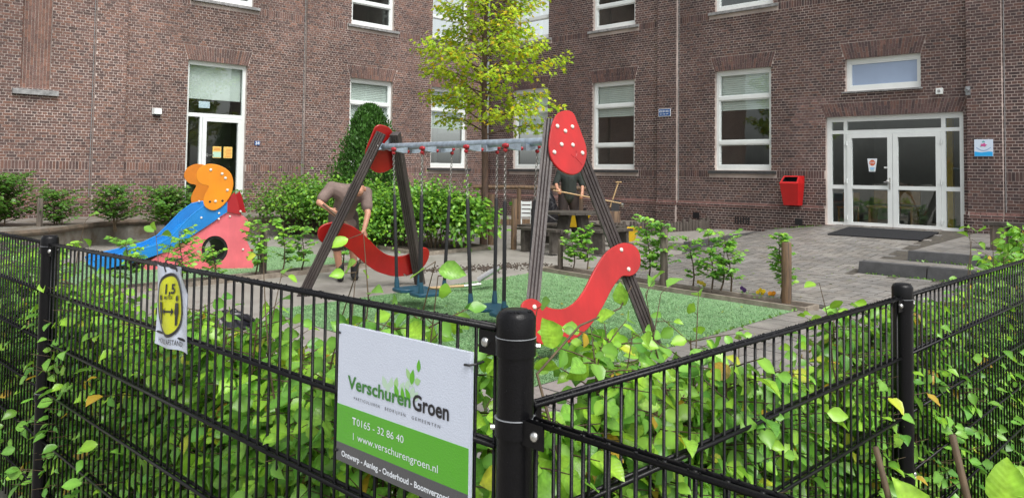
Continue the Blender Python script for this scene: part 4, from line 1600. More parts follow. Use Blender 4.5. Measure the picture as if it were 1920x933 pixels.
S_OUT = [(-0.915, 0.474), (-0.876, 0.525), (-0.805, 0.544), (-0.738, 0.529), (-0.672, 0.48), (-0.584, 0.442), (-0.48, 0.427), (-0.383, 0.441), (-0.276, 0.488), (-0.169, 0.568), (-0.044, 0.692), (0.068, 0.795), (0.196, 0.888), (0.336, 0.944), (0.45, 0.962), (0.555, 0.942), (0.621, 0.886), (0.629, 0.8), (0.596, 0.724), (0.519, 0.665), (0.432, 0.645), (0.344, 0.652), (0.262, 0.613), (0.152, 0.53), (0.036, 0.419), (-0.093, 0.312), (-0.212, 0.231), (-0.338, 0.177), (-0.456, 0.139), (-0.581, 0.129), (-0.697, 0.144), (-0.792, 0.175), (-0.865, 0.238), (-0.911, 0.32), (-0.926, 0.409)]
E_OUT = [(0.043, 2.276), (-0.085, 2.243), (-0.175, 2.149), (-0.249, 1.999), (-0.283, 1.88), (-0.277, 1.777), (-0.229, 1.7), (-0.142, 1.647), (-0.045, 1.63), (0.048, 1.659), (0.126, 1.732), (0.178, 1.827), (0.195, 1.922), (0.169, 2.044), (0.139, 2.166), (0.113, 2.247)]
E_B = [(-0.138, 2.104), (0.055, 2.108), (-0.047, 2.06), (-0.127, 1.924), (0.016, 1.923), (-0.236, 1.844), (0.122, 1.846)]
S_B = [(0.386, 0.897), (0.431, 0.71), (-0.776, 0.471), (-0.525, 0.245)]


def spline_closed(P, k=4):
    out = []
    n = len(P)
    for i in range(n):
        p0, p1, p2, p3 = P[i - 1], P[i], P[(i + 1) % n], P[(i + 2) % n]
        for j in range(k):
            t = j / k
            out.append(tuple(.5 * (2 * p1[c] + (p2[c] - p0[c]) * t + (2 * p0[c] - 5 * p1[c] + 4 * p2[c] - p3[c]) * t * t + (-p0[c] + 3 * p1[c] - 3 * p2[c] + p3[c]) * t ** 3) for c in (0, 1)))
    return out


def panel(mb, outline, G, d0, d1, ch=.006):
    """board with softened edges"""
    n = len(outline)
    cx = sum(p[0] for p in outline) / n
    def inset(P, e):
        out = []
        for i in range(n):
            p, q, r = Vector(P[i - 1]), Vector(P[i]), Vector(P[(i + 1) % n])
            t = (r - p).normalized()
            out.append((q.x - t.y * e, q.y + t.x * e))
        return out
    area = sum(outline[i][0] * outline[(i + 1) % n][1] - outline[(i + 1) % n][0] * outline[i][1] for i in range(n))
    e = ch if area > 0 else -ch
    ins = inset(outline, e)
    rings = [(ins, d0), (outline, d0 + ch), (outline, d1 - ch), (ins, d1)]
    vs = [G(a_, b_, d) for P, d in rings for a_, b_ in P]
    fs = [(k * n + i, k * n + (i + 1) % n, (k + 1) * n + (i + 1) % n, (k + 1) * n + i) for k in range(3) for i in range(n)]
    fs += [tuple(range(n - 1, -1, -1)), tuple(range(3 * n, 4 * n))]
    return mb.add(vs, fs)


for (E, sg) in ((SB, 1), (SA, -1)):
    D, bb, nn = frame_map(E, sg)
    mir = 1 if sg > 0 else -1
    G = lambda a_, b_, d, D=D, bb=bb, nn=nn: D + SPv * a_ + bb * b_ + nn * d
    side = 'right' if sg > 0 else 'left'
    for (at2, ab2) in ((-.125, -.895), (.10, .69)) if sg > 0 else ((-.06, -.80), (.14, .97)):
        mb = MB()
        p0, p1 = G(ab2, -.03, 0), G(at2, 2.19, 0)
        mb.tube([p0, p0.lerp(p1, .5), p1], .058, prof=LEGP)
        lg = build('leg', mb, M['dark_wood'], parent=swing)
        for f in (.93, .84):
            q = p0.lerp(p1, f)
            build('bolt', MB().bolt(q - nn * .066, -nn, .012, .006), M['steel'], parent=lg)
    mb = MB()
    eo = spline_closed([(a_ * mir, b_) for a_, b_ in E_OUT], 3)
    build('top_plate', panel(mb, eo, G, .072, .097), M['red_panel'], parent=swing, label='red egg-shaped plate on the %s end' % side)
    so = spline_closed([(a_ * mir if sg > 0 else -a_ * 1.12 + .03, b_) for a_, b_ in S_OUT], 3)
    build('side_panel', panel(MB(), so, G, .072, .099), M['red_panel'], parent=swing, label='red wavy panel between the %s posts' % side)
    for (a_, b_) in E_B + S_B:
        mb = MB().bolt(G(a_ * mir if sg > 0 or b_ > 1.5 else -a_ * 1.12 + .03, b_, .098), nn, .021, .012)
        build('bolt_cap', mb, M['white_cap'], parent=swing, smooth=True)
    if sg > 0:               # a scratched doodle on the plate
        mb = MB()
        for pts in ([(-.03, 1.83), (.0, 1.80), (.03, 1.81), (.05, 1.84)], [(.02, 1.80), (.06, 1.76), (.09, 1.73)], [(.03, 1.85), (.045, 1.87), (.05, 1.85)]):
            mb.tube([G(a_, b_, .0975) for a_, b_ in pts], .0028, 5)
        build('scratches', mb, M['darkred_panel'], parent=swing)
    # galvanised end fitting
    p = E + Vector((0, 0, BARZ))
    mb = MB()
    mb.tube([p + SU * (.05 * sg), p + SU * (.26 if sg > 0 else -.12)], .046, 14)
    for w_ in (-1, 1):
        q = [p + SU * (.03 * sg) - SPv * 0 + Vector((0, 0, -.03)), p + SU * (.26 if sg > 0 else -.10) + SPv * .14 * w_ + Vector((0, 0, -.05)), p + SU * (.24 if sg > 0 else -.08) + SPv * .1 * w_ + Vector((0, 0, .13)), p + SU * (.06 * sg) + Vector((0, 0, .03))]
        mb.add(q + [x + SPv * .008 for x in q], [(0, 1, 2, 3), (7, 6, 5, 4), (0, 4, 5, 1), (1, 5, 6, 2), (2, 6, 7, 3), (3, 7, 4, 0)])
    build('end_fitting', mb, M['galv'], parent=swing, smooth=True)
pa, pb = SA + Vector((0, 0, BARZ)), SB + Vector((0, 0, BARZ))
build('top_bar', MB().tube([pa - SU * .05, pb + SU * .05], .041, 20), M['galv'], parent=swing, smooth=True)

LB = (SB - SA).length
BR = [LB * .19, LB * .407, LB * .70, LB * .925]       # positions of the four hanger brackets along the bar


def link(mb, c, ax, up, r=.0155, w=.0038):
    n, m = 8, 4
    side = ax.cross(up).normalized()
    vs, fs = [], []
    for i in range(n):
        a_ = 2 * math.pi * i / n
        ctr = c + up * (math.sin(a_) * r * 1.35) + ax * (math.cos(a_) * r * .8)
        rad = (up * math.sin(a_) + ax * math.cos(a_)).normalized()
        for k in range(m):
            b_ = 2 * math.pi * k / m
            vs.append(ctr + rad * math.cos(b_) * w + side * math.sin(b_) * w)
    for i in range(n):
        for k in range(m):
            fs.append((i * m + k, ((i + 1) % n) * m + k, ((i + 1) % n) * m + (k + 1) % m, i * m + (k + 1) % m))
    mb.add(vs, fs)


HZ = BARZ - .075
for i, x in enumerate(BR):
    p = SA + SU * x + Vector((0, 0, BARZ))
    for sg in (-1, 1):
        a0 = p + SPv * (.03 * sg)
        a1 = p + SPv * (.185 * sg)
        e = SU * .004
        mb = MB()
        q = [a0 + Vector((0, 0, -.02)), a1 + Vector((0, 0, -.035)), a1 + Vector((0, 0, -.07)), a0 + SPv * .05 * sg + Vector((0, 0, -.088)), a0 + Vector((0, 0, -.088))]
        m_ = len(q)
        mb.add([v - SU * .03 for v in q] + [v + SU * .03 for v in q], [tuple(range(m_)), tuple(range(2 * m_ - 1, m_ - 1, -1))] + [(k, m_ + k, m_ + (k + 1) % m_, (k + 1) % m_) for k in range(m_)])
        br = build('hanger_plate', mb, M['galv'], parent=swing)
        hp = p + SPv * (.205 * sg) + Vector((0, 0, -.045))
        mb = MB()
        mb.sphere(hp - SU * .025, .022, 10, 6).sphere(hp + SU * .025, .022, 10, 6).sphere(hp, .026, 10, 6).sphere(hp + Vector((0, 0, -.045)), .023, 10, 6)
        build('bearing', mb, M['red_plastic'], parent=swing, smooth='all')
    build('bearing', MB().sphere(p + Vector((0, 0, -.07)), .02, 8, 6), M['red_plastic'], parent=swing, smooth='all')

# two square seats, each hung at four points
for k, (i0, i1, lab) in enumerate(((0, 1, 'blue swing seat hung on four chains, left of the two'), (2, 3, 'blue swing seat hung on four chains, right of the two'))):
    x0, x1 = BR[i0], BR[i1]
    ctr = SA + SU * ((x0 + x1) / 2)
    SZ = .195
    st_ = thing('hanging_swing', ctr + Vector((0, 0, SZ)), lab, 'swing', 'swing seats')
    hx = (x1 - x0) / 2 * .84
    # H-shaped seat board
    sx, sy = hx + .06, .20
    hs = [(-sx, -sy * .55), (-sx + .03, -sy), (-sx * .30, -sy), (-sx * .16, -sy * .55), (sx * .16, -sy * .55), (sx * .30, -sy), (sx - .03, -sy), (sx, -sy * .55), (sx, sy * .55), (sx - .03, sy), (sx * .30, sy), (sx * .16, sy * .55), (-sx * .16, sy * .55), (-sx * .30, sy), (-sx + .03, sy), (-sx, sy * .55)]
    Gs = lambda a_, b_, d, c=ctr: c + SU * a_ + SPv * b_ + Vector((0, 0, SZ + d))
    build('board', panel(MB(), spline_closed(hs, 2), Gs, -.02, .02, .007), M['seat_blue'], parent=st_, smooth=True)
    for (x, sx_) in ((x0, -1), (x1, 1)):
        for sg in (-1, 1):
            top = SA + SU * x + SPv * (.205 * sg) + Vector((0, 0, BARZ - .11))
            bot = ctr + SU * (hx * sx_) + SPv * (.155 * sg) + Vector((0, 0, SZ + .02))
            d = (bot - top)
            Lh = d.length
            d.normalize()
            mid = top + d * (Lh * .30)
            mb = MB()
            nl = int((Lh * .30 + .02) / 0.031)
            for q in range(nl):
                c = top + d * (q * 0.031)
                ax = SU if q % 2 else SPv
                link(mb, c, ax, -d)
            build('chain', mb, M['chain'], parent=st_)
            build('sleeve', MB().tube([mid, mid + d * .02, bot - d * .1], [.013, .0205, .0205], 10), M['rubber'], parent=st_, smooth=True)
            build('socket', MB().tube([bot - d * .13, bot - d * .06, bot], [.022, .030, .032], 10), M['seat_blue'], parent=st_, smooth=True)

# ---------------------------------------------------------------- slide tower
SL0 = Vector((-4.08, 12.456, .045))
aS = R(12)
SD = Vector((math.cos(aS), math.sin(aS), 0)); SN = Vector((math.sin(aS), -math.cos(aS), 0))
slide = thing('play_slide', SL0 - SD * .8, 'small blue slide with orange, pink and red side panels', 'slide')


def FS(a_, b_, d):          # d towards the viewer; the far side is at d = -.55
    return SL0 + SD * a_ + SN * d + Vector((0, 0, b_))


PINK = [(-0.401, 0.877), (-0.322, 0.877), (-0.193, 0.846), (-0.102, 0.774), (-0.059, 0.67), (-0.067, 0.576), (-0.095, 0.504), (-0.093, 0.421), (-0.04, 0.296), (0.003, 0.172), (0.016, 0.068), (-0.002, -.045), (-.6, -.045), (-1.2, -.045), (-1.627, -.045), (-1.61, 0.067), (-1.40, .215), (-1.163, 0.366), (-0.861, 0.548), (-0.594, 0.743)]


def resample(P, n, start):
    """points of the closed outline P at even angles round a centre"""
    out = []
    m = len(P)
    for k in range(n):
        an = 2 * math.pi * k / n
        d = (math.cos(an), math.sin(an))
        best = None
        for i in range(m):
            (x0, y0), (x1, y1) = P[i], P[(i + 1) % m]
            ex, ey = x1 - x0, y1 - y0
            den = d[0] * ey - d[1] * ex
            if abs(den) < 1e-9:
                continue
            t = ((x0 - start[0]) * ey - (y0 - start[1]) * ex) / den
            w = ((x0 - start[0]) * d[1] - (y0 - start[1]) * d[0]) / den
            if t > 0 and -1e-6 <= w <= 1 + 1e-6 and (best is None or t > best):
                best = t
        out.append((start[0] + d[0] * best, start[1] + d[1] * best))
    return out


HC = (-.575, .30)
ring = resample(PINK, 96, HC)
hole = [(HC[0] + .195 * math.cos(2 * math.pi * k / 96), HC[1] + .215 * math.sin(2 * math.pi * k / 96)) for k in range(96)]
rim_in = [(HC[0] + .15 * math.cos(2 * math.pi * k / 96), HC[1] + .17 * math.sin(2 * math.pi * k / 96)) for k in range(96)]
for d0, d1, off in ((-.02, .015, 0), (-.565, -.53, -.3)):
    build('side_panel', MB().prism(ring, (lambda a_, b_, d, off=off: FS(a_ + off, b_, d)), d0, d1, hole=hole), M['pink_panel'], parent=slide, label='pink side panel with a round hole')
build('hole_rim', MB().prism(hole, (lambda a_, b_, d: FS(a_ + .3 * (d + .021) / .51, b_, d)), -.53, -.021, hole=rim_in), M['rubber'], parent=slide)
ORA = [(-0.677, 1.64), (-0.755, 1.618), (-0.831, 1.566), (-0.871, 1.472), (-0.855, 1.39), (-0.785, 1.319), (-0.697, 1.299), (-0.682, 1.268), (-0.723, 1.185), (-0.755, 1.082), (-0.737, 0.989), (-0.677, 0.934), (-0.598, 0.914), (-0.511, 0.949), (-0.425, 1.032), (-0.359, 1.136), (-0.323, 1.261), (-0.32, 1.375), (-0.358, 1.489), (-0.44, 1.571), (-0.559, 1.625)]
for (off, d0, m) in ((0, .045, 'orange_panel'), (-.30, -.60, 'orange_dark')):
    G = lambda a_, b_, d, off=off: FS(a_ + off, b_, d)
    build('head_panel', panel(MB(), spline_closed(ORA, 3), G, d0, d0 + .03), M[m], parent=slide, label='orange curled panel')
for (a_, b_) in [(-0.655, 1.547), (-0.486, 1.487), (-0.435, 1.421), (-0.401, 1.233), (-0.573, 1.058)]:
    build('bolt_cap', MB().bolt(FS(a_, b_, .075), SN, .022, .012), M['white_cap'], parent=slide)
for (a_, b_, d) in [(-.36, .82, .017), (-.20, .90, .045), (-.52, .87, .045), (-.52, .78, .045), (-.78, .80, .045), (-.15, .30, .017), (-.92, 1.03, -.55)]:
    build('bolt_cap', MB().bolt(FS(a_, b_, d), SN, .018, .01), M['white_cap'], parent=slide)
mb = MB()
for (a_, b_) in ((-.655, 1.05), (-.47, 1.065)):
    mb.bolt(FS(a_, b_, .0755), SN, .018, .002)
build('bolt_holes', mb, M['ink_black'], parent=slide)
RED = [(-0.30, 1.20), (-0.259, 1.105), (-0.193, 0.846), (-0.401, 0.887), (-0.414, 1.1)]
for d0 in (.0155, -.60):
    build('back_panel', panel(MB(), RED, FS, d0, d0 + .028, .004), M['darkred_panel'], parent=slide, label='dark red stair panel')
TOPc = [(-.40, 1.03), (-0.60, 1.02), (-0.737, 0.985), (-0.907, 0.85), (-1.094, 0.64), (-1.243, 0.475), (-1.449, 0.365), (-1.729, 0.285), (-1.97, 0.225), (-2.246, 0.175), (-2.30, .13)]
BOTc = [(-.40, .887), (-.50, .82), (-0.594, 0.74), (-0.78, 0.61), (-0.95, 0.49), (-1.10, 0.38), (-1.30, 0.27), (-1.60, 0.16), (-1.85, 0.09), (-2.10, .03), (-2.26, -.03)]
poly = TOPc + BOTc[::-1]
for (off, d0) in ((0, .016), (-.30, -.59)):
    G = lambda a_, b_, d, off=off: FS(a_ + off, b_, d)
    mb = MB()
    n = len(TOPc)
    for i in range(n - 1):
        q = [TOPc[i], BOTc[i], BOTc[i + 1], TOPc[i + 1]]
        mb.hexa([G(x, y, d0) for x, y in q] + [G(x, y, d0 + .03) for x, y in q])
    build('slide_side', mb, M['blue_slide'], parent=slide)
    build('side_rail', MB().tube([G(x, y, d0 + .015) for x, y in TOPc], .019, 8), M['blue_slide'], parent=slide, smooth='all')
mb = MB()
bed = [(x * .5 + X * .5, y * .5 + Y * .5) for (x, y), (X, Y) in zip(TOPc, BOTc)]
for i in range(len(bed) - 1):
    (x0, y0), (x1, y1) = bed[i], bed[i + 1]
    mb.hexa([FS(x0 - .3, y0 - .02, -.56), FS(x1 - .3, y1 - .02, -.56), FS(x1, y1 - .02, .017), FS(x0, y0 - .02, .017), FS(x0 - .3, y0, -.56), FS(x1 - .3, y1, -.56), FS(x1, y1, .017), FS(x0, y0, .017)])
build('slide_bed', mb, M['blue_slide'], parent=slide)
for i in range(3):
    build('stair_tread', MB().hexa([FS(-.22 + .02 * i - .1 * i, .22 + .22 * i, -.53), FS(-.05 - .1 * i, .22 + .22 * i, -.53), FS(-.05 - .1 * i, .22 + .22 * i, -.021), FS(-.22 - .08 * i, .22 + .22 * i, -.021),
                                    FS(-.22 - .08 * i, .25 + .22 * i, -.53), FS(-.05 - .1 * i, .25 + .22 * i, -.53), FS(-.05 - .1 * i, .25 + .22 * i, -.021), FS(-.22 - .08 * i, .25 + .22 * i, -.021)]), M['darkred_panel'], parent=slide)


# ---------------------------------------------------------------- wooden things
def stake(name, x, y, h, r, m, label, cat='stake', group=None, lean=(0, 0), z0=None):
    z = hB(y) if z0 is None else z0
    t = thing(name, (x, y, z), label, cat, group)
    mb = MB()
    pts = [(x, y, z - .05), (x + lean[0] * .5, y + lean[1] * .5, z + h * .5), (x + lean[0], y + lean[1], z + h - .012), (x + lean[0], y + lean[1], z + h)]
    mb.tube(pts, [r, r * .98, r * .97, r * .86], 10)
    build('shaft', mb, M[m], parent=t, smooth=True)
    mb = MB()
    p = pts[-1]
    for k in range(3):
        a_ = rnd.uniform(0, 3.1)
        mb.box((p[0] - r * .7 * abs(math.cos(a_)), p[1] - .002 - .001 * k, p[2] - .001), (p[0] + r * .7 * abs(math.cos(a_)), p[1] + .002 + .001 * k, p[2] + .0015 + .001 * k))
    build('top_crack', mb, M['ink_black'], parent=t)
    return t


stake('wooden_stake', .80, 12.62, .50, .045, 'old_wood', 'short round stake left of the first sapling in the strip by the turf')
stake('wooden_stake', 2.18, 11.17, .82, .055, 'old_wood', 'grey stake in the middle of the strip by the turf')
stake('wooden_stake', 3.44, 9.80, .78, .062, 'stake_wood', 'brown weathered stake at the near end of the strip by the turf')
stake('wooden_stake', -3.68, 11.70, .75, .055, 'old_wood', 'grey stake between saplings beside the slide')
stake('wooden_stake', -4.35, 17.6, .65, .05, 'old_wood', 'small grey stake in the big shrubs behind the worker', z0=.3)
stake('wooden_stake', -8.35, 13.9, .55, .05, 'old_wood', 'pale grey stake in the saplings far left', z0=.5)
stake('tree_stake', -.40, 15.9, 1.02, .07, 'stake_wood', 'brown tree stake right beside the maple trunk')
stake('tree_stake', .06, 15.2, .98, .06, 'stake_wood', 'orange-brown round stake right of the maple')
stake('tree_stake', -2.05, 17.3, 1.05, .06, 'stake_wood', 'reddish stake left of the maple behind the shrubs')

rf = thing('rail_fence', (.5, 20.2, .25), 'rustic brown wooden rail fence against the plinth behind the picnic table', 'fence')
for (x, y) in ((-.75, 20.6), (.2, 20.2), (1.78, 20.0)):
    build('post', MB().tube([(x, y, .1), (x, y, 1.22)], [.06, .055], 8), M['stake_wood'], parent=rf, smooth=True)
build('top_rail', MB().tube([(-1.0, 20.65, 1.22), (.2, 20.2, 1.235), (1.9, 19.97, 1.23)], .055, 8), M['stake_wood'], parent=rf, smooth=True)
build('bottom_board', MB().box((-1.0, 20.13, .27), (1.9, 20.17, .42)), M['stake_wood'], parent=rf)

# picnic table with four benches
PT = Vector((1.22, 15.35, hB(15.35)))
pt = thing('picnic_table', PT, 'weathered round picnic table with curved benches', 'table')


def FPT(a_, b_, z):
    return PT + dR * a_ + VV * b_ + Vector((0, 0, z))


rT = .56
for i in range(7):
    y0, y1 = -rT + i * 2 * rT / 7 + .006, -rT + (i + 1) * 2 * rT / 7 - .006
    x0, x1 = (math.sqrt(max(rT * rT - min(y * y, rT * rT * .93), 0)) for y in (y0, y1))
    build('top_plank', MB().hexa([FPT(-x0, y0, .69), FPT(x0, y0, .69), FPT(x1, y1, .69), FPT(-x1, y1, .69), FPT(-x0, y0, .735), FPT(x0, y0, .735), FPT(x1, y1, .735), FPT(-x1, y1, .735)]), M['grey_wood'], parent=pt)
for sg in (-1, 1):
    build('leg', MB().hexa([FPT(sg * .36, -.12, 0), FPT(sg * .44, -.12, 0), FPT(sg * .44, .12, 0), FPT(sg * .36, .12, 0), FPT(sg * .18, -.12, .688), FPT(sg * .26, -.12, .688), FPT(sg * .26, .12, .688), FPT(sg * .18, .12, .688)]), M['grey_wood'], parent=pt)
    build('leg', MB().hexa([FPT(-.12, sg * .36, 0), FPT(.12, sg * .36, 0), FPT(.12, sg * .44, 0), FPT(-.12, sg * .44, 0), FPT(-.12, sg * .18, .688), FPT(.12, sg * .18, .688), FPT(.12, sg * .26, .688), FPT(-.12, sg * .26, .688)]), M['grey_wood'], parent=pt)
for k in range(4):
    a_ = R(90 * k)
    Fk = lambda x, y, z, a_=a_: FPT(x * math.cos(a_) - y * math.sin(a_), x * math.sin(a_) + y * math.cos(a_), z)
    for (y0, y1) in ((.80, .93), (.945, 1.07)):
        build('bench_plank', MB().box((-.5, y0, .40), (.5, y1, .445), Fk), M['grey_wood'], parent=pt)
    for sx in (-.36, .36):
        build('bench_leg', MB().hexa([Fk(sx - .04, .84, 0), Fk(sx + .04, .84, 0), Fk(sx + .04, 1.05, 0), Fk(sx - .04, 1.05, 0), Fk(sx - .04, .82, .398), Fk(sx + .04, .82, .398), Fk(sx + .04, 1.04, .398), Fk(sx - .04, 1.04, .398)]), M['grey_wood'], parent=pt)
    build('cross_beam', MB().box((-.05, .2, .30), (.05, .88, .395), Fk), M['grey_wood'], parent=pt)

# bench at the right edge
rbn = thing('wooden_bench', (8.0, 12.6, .44), 'old dark wooden bench beside the entrance at the right edge', 'bench')
Zb = .46
for i in range(3):
    build('seat_plank', MB().box((14.9, 2.55 + i * .145, Zb + .40), (16.4, 2.685 + i * .145, Zb + .45), WR), M['grey_wood'], parent=rbn)
for s_ in (15.0, 15.55, 16.2):
    build('leg', MB().box((s_, 2.6, Zb - .05), (s_ + .22, 2.95, Zb + .398), WR), M['old_wood'], parent=rbn)
bx2 = thing('wall_shelf', WR(15.1, .1, 1.08), 'dark shelf end sticking out from the wall above the bench', 'shelf')
build('board', MB().box((14.95, .0, 1.10), (15.6, .3, 1.16), WR), M['ink_black'], parent=bx2)
build('bracket', MB().box((15.1, .0, .96), (15.14, .2, 1.098), WR), M['ink_black'], parent=bx2)

# chopping stump with an axe-like spade, sand bed edged with upright logs
sb_pts = [(2.2, 18.1), (4.75, 19.3), (3.4, 21.3), (.9, 20.4)]
build('sand_bed', MB().add([(x, y, hB(y) + .10) for x, y in sb_pts], [(0, 1, 2, 3)]), M['sand'], kind='structure')
edge = [(2.1, 18.35), (2.6, 18.0), (3.3, 18.2), (3.95, 18.62), (4.55, 18.95), (4.95, 19.6)]
le = thing('log_edging', (3.5, 18.5, .2), 'row of short upright logs edging the sand bed', 'edging')
acc = []
for i in range(len(edge) - 1):
    p, q = Vector((*edge[i], 0)), Vector((*edge[i + 1], 0))
    n_ = int((q - p).length / .088)
    for j in range(n_):
        acc.append(p.lerp(q, j / n_))
for p in acc:
    z = hB(p.y)
    h_ = rnd.uniform(.22, .34)
    r_ = rnd.uniform(.040, .046)
    build('log', MB().tube([(p.x, p.y, z - .05), (p.x, p.y, z + h_ - .015), (p.x, p.y, z + h_)], [r_, r_, r_ * .85], 8), M['log_wood'], parent=le, smooth=True)
stp = thing('chopping_stump', (2.42, 19.2, .33), 'thick bark-stripped chopping stump on the sand bed', 'stump')
zs = .34
prof = []
mb = MB()
for i in range(22):
    a_ = 2 * math.pi * i / 22
    prof.append(a_)
rr_ = [.235 + rnd.uniform(-.02, .02) for _ in prof]
lo = [(2.42 + math.cos(a_) * r_ * 1.05, 19.2 + math.sin(a_) * r_ * 1.05, zs - .05) for a_, r_ in zip(prof, rr_)]
hi = [(2.42 + math.cos(a_) * r_, 19.2 + math.sin(a_) * r_, zs + .37) for a_, r_ in zip(prof, rr_)]
mb.add(lo + hi, [(i, (i + 1) % 22, 22 + (i + 1) % 22, 22 + i) for i in range(22)])
build('bark', mb, M['stump'], parent=stp)
build('top', MB().add([(x, y, z + .001) for x, y, z in hi], [tuple(range(22))]), M['grey_wood'], parent=stp)
spd = thing('digging_spade', (2.5, 19.2, .71), 'spade standing with its blade on the chopping stump', 'spade')
build('handle', MB().tube([(2.42, 19.16, .80), (2.62, 19.2, 1.40)], .018, 8), M['pale_wood'], parent=spd)
build('grip', MB().tube([(2.55, 19.12, 1.41), (2.70, 19.27, 1.41)], .017, 8), M['pale_wood'], parent=spd)
build('blade', MB().hexa([(2.44, 19.12, .71), (2.64, 19.15, .71), (2.64, 19.16, .71), (2.44, 19.13, .71), (2.46, 19.14, .98), (2.66, 19.17, .98), (2.66, 19.18, .98), (2.46, 19.15, .98)]), M['boot'], parent=spd)


def tub(x, y, z, r0, r1, h, m, name, label, cat):
    t = thing(name, (x, y, z), label, cat)
    n = 24
    pr = [(r0 * .96, .0), (r0, .0), (r1, h), (r1 + .02, h), (r1 + .02, h + .015), (r1 - .012, h + .015), (r0 - .012, .02), (.01, .02)]
    mb = MB()
    vs, fs = [], []
    for (r_, z_) in pr:
        for k in range(n):
            a_ = 2 * math.pi * k / n
            vs.append((x + r_ * math.cos(a_), y + r_ * math.sin(a_), z + z_))
    for i in range(len(pr) - 1):
        for k in range(n):
            fs.append((i * n + k, i * n + (k + 1) % n, (i + 1) * n + (k + 1) % n, (i + 1) * n + k))
    build('shell', mb.add(vs, fs), M[m], parent=t, smooth=True)
    for sg in (-1, 1):
        build('handle', MB().tube([(x + sg * (r1 + .01), y - .06, z + h - .01), (x + sg * (r1 + .05), y - .04, z + h + .03), (x + sg * (r1 + .05), y + .04, z + h + .03), (x + sg * (r1 + .01), y + .06, z + h - .01)], .012, 6), M[m], parent=t)
    return t


tub(2.40, 16.55, hB(16.5), .20, .29, .30, 'sun_yellow', 'yellow_tub', 'yellow round tub in front of the log edging', 'tub')
# tipped yellow wheelbarrow tray behind the table
wb = thing('wheelbarrow', (1.35, 17.0, hB(17)), 'yellow wheelbarrow behind the picnic table', 'wheelbarrow')
zb = hB(17.0)
q0 = [(1.12, 16.85, zb + .28), (1.55, 16.85, zb + .28), (1.50, 17.25, zb + .28), (1.17, 17.25, zb + .28)]
q1 = [(1.02, 16.72, zb + .55), (1.72, 16.72, zb + .58), (1.66, 17.42, zb + .58), (1.06, 17.42, zb + .55)]
mb = MB().add(q0 + q1, [(3, 2, 1, 0), (0, 1, 5, 4), (1, 2, 6, 5), (2, 3, 7, 6), (3, 0, 4, 7)])
build('tray', mb, M['sun_yellow'], parent=wb)
build('tray_rim', MB().tube(q1 + [q1[0]], .014, 6), M['sun_yellow'], parent=wb)
for dy in (-.2, .2):
    build('handle', MB().tube([(.62, 17.07 + dy * 1.3, zb + .62), (1.2, 17.07 + dy, zb + .27), (1.75, 17.07 + dy * .3, zb + .18)], .016, 6), M['rubber'], parent=wb)
    build('leg', MB().tube([(1.15, 17.07 + dy, zb + .28), (1.08, 17.07 + dy, zb)], .014, 6), M['rubber'], parent=wb)
whl = build('wheel', MB().lathe([(.10, -.03), (.18, -.04), (.19, 0), (.18, .04), (.10, .03)], (1.78, 17.07, zb + .19), 20, M=Matrix.Rotation(R(90), 3, 'X')), M['rubber'], parent=wb, smooth=True)

# black net bag and white crate by the rail fence
nb = thing('net_bag', (.78, 18.6, hB(18.6)), 'bulging black net bag standing left of the second worker', 'bag')
mb = MB()
nn_, mm_ = 18, 12
vs, fs = [], []
for i in range(mm_ + 1):
    f = i / mm_
    for k in range(nn_):
        a_ = 2 * math.pi * k / nn_
        r_ = (.30 * math.sin(math.pi * min(f * .62 + .30, 1)) + .02) * (1 + .16 * math.sin(3 * a_ + f * 5) + .08 * math.sin(7 * a_ - f * 9))
        vs.append((.74 + r_ * math.cos(a_) + .10 * f, 18.6 + r_ * math.sin(a_), hB(18.6) + f * 1.02))
for i in range(mm_):
    for k in range(nn_):
        fs.append((i * nn_ + k, i * nn_ + (k + 1) % nn_, (i + 1) * nn_ + (k + 1) % nn_, (i + 1) * nn_ + k))
build('sack', mb.add(vs, fs), M['tarp'], parent=nb, smooth='all')
mb = MB()
for k in range(0, nn_, 2):
    mb.tube([vs[i * nn_ + (k + i) % nn_] for i in range(mm_ + 1)], .008, 4)
    mb.tube([vs[i * nn_ + (k - i) % nn_] for i in range(mm_ + 1)], .008, 4)
build('netting', mb, M['rubber'], parent=nb)
cr = thing('white_crate', (.36, 19.3, hB(19.3)), 'small white slatted crate left of the black net bag', 'crate')
for i in range(4):
    build('slat', MB().box((.24, 19.2, hB(19.3) + .30 + .1 * i), (.50, 19.22, hB(19.3) + .37 + .1 * i)), M['white_paint'], parent=cr)
for x in (.24, .47):
    build('post', MB().box((x, 19.222, hB(19.3)), (x + .03, 19.25, hB(19.3) + .68)), M['white_paint'], parent=cr)

# spade lying on the turf, black sheet on the path, soil crumbs
sg_ = thing('garden_spade', (-.6, 10.9, .02), 'spade with wooden shaft and bright blade lying on the turf edge', 'spade')
hA, hC = Vector((-1.5, 10.22, .06)), Vector((-.62, 10.55, .085))
build('handle', MB().tube([hA, hC], .019, 8), M['pale_wood'], parent=sg_)
build('socket', MB().tube([hC, hC + Vector((.22, .09, .015))], [.022, .026], 8), M['steel'], parent=sg_)
e1 = Vector((.93, .36, 0)).normalized()
e2 = Vector((-e1.y, e1.x, 0))
c_ = hC + Vector((.2, .08, .02))
mb = MB()
vs = []
for i in range(6):
    for j in range(7):
        u_, v_ = i / 5, (j / 6 - .5)
        w_ = .20 * (1 if u_ < .6 else 1 - ((u_ - .6) / .4) ** 2 * .55)
        p = c_ + e1 * (.30 * u_) + e2 * (v_ * w_) + Vector((0, 0, .02 + .16 * u_ + .05 * (2 * v_) ** 2))
        vs.append(p)
mb.add(vs, [(i * 7 + j, i * 7 + j + 1, (i + 1) * 7 + j + 1, (i + 1) * 7 + j) for i in range(5) for j in range(6)])
build('blade', mb, M['steel'], parent=sg_, smooth='all')

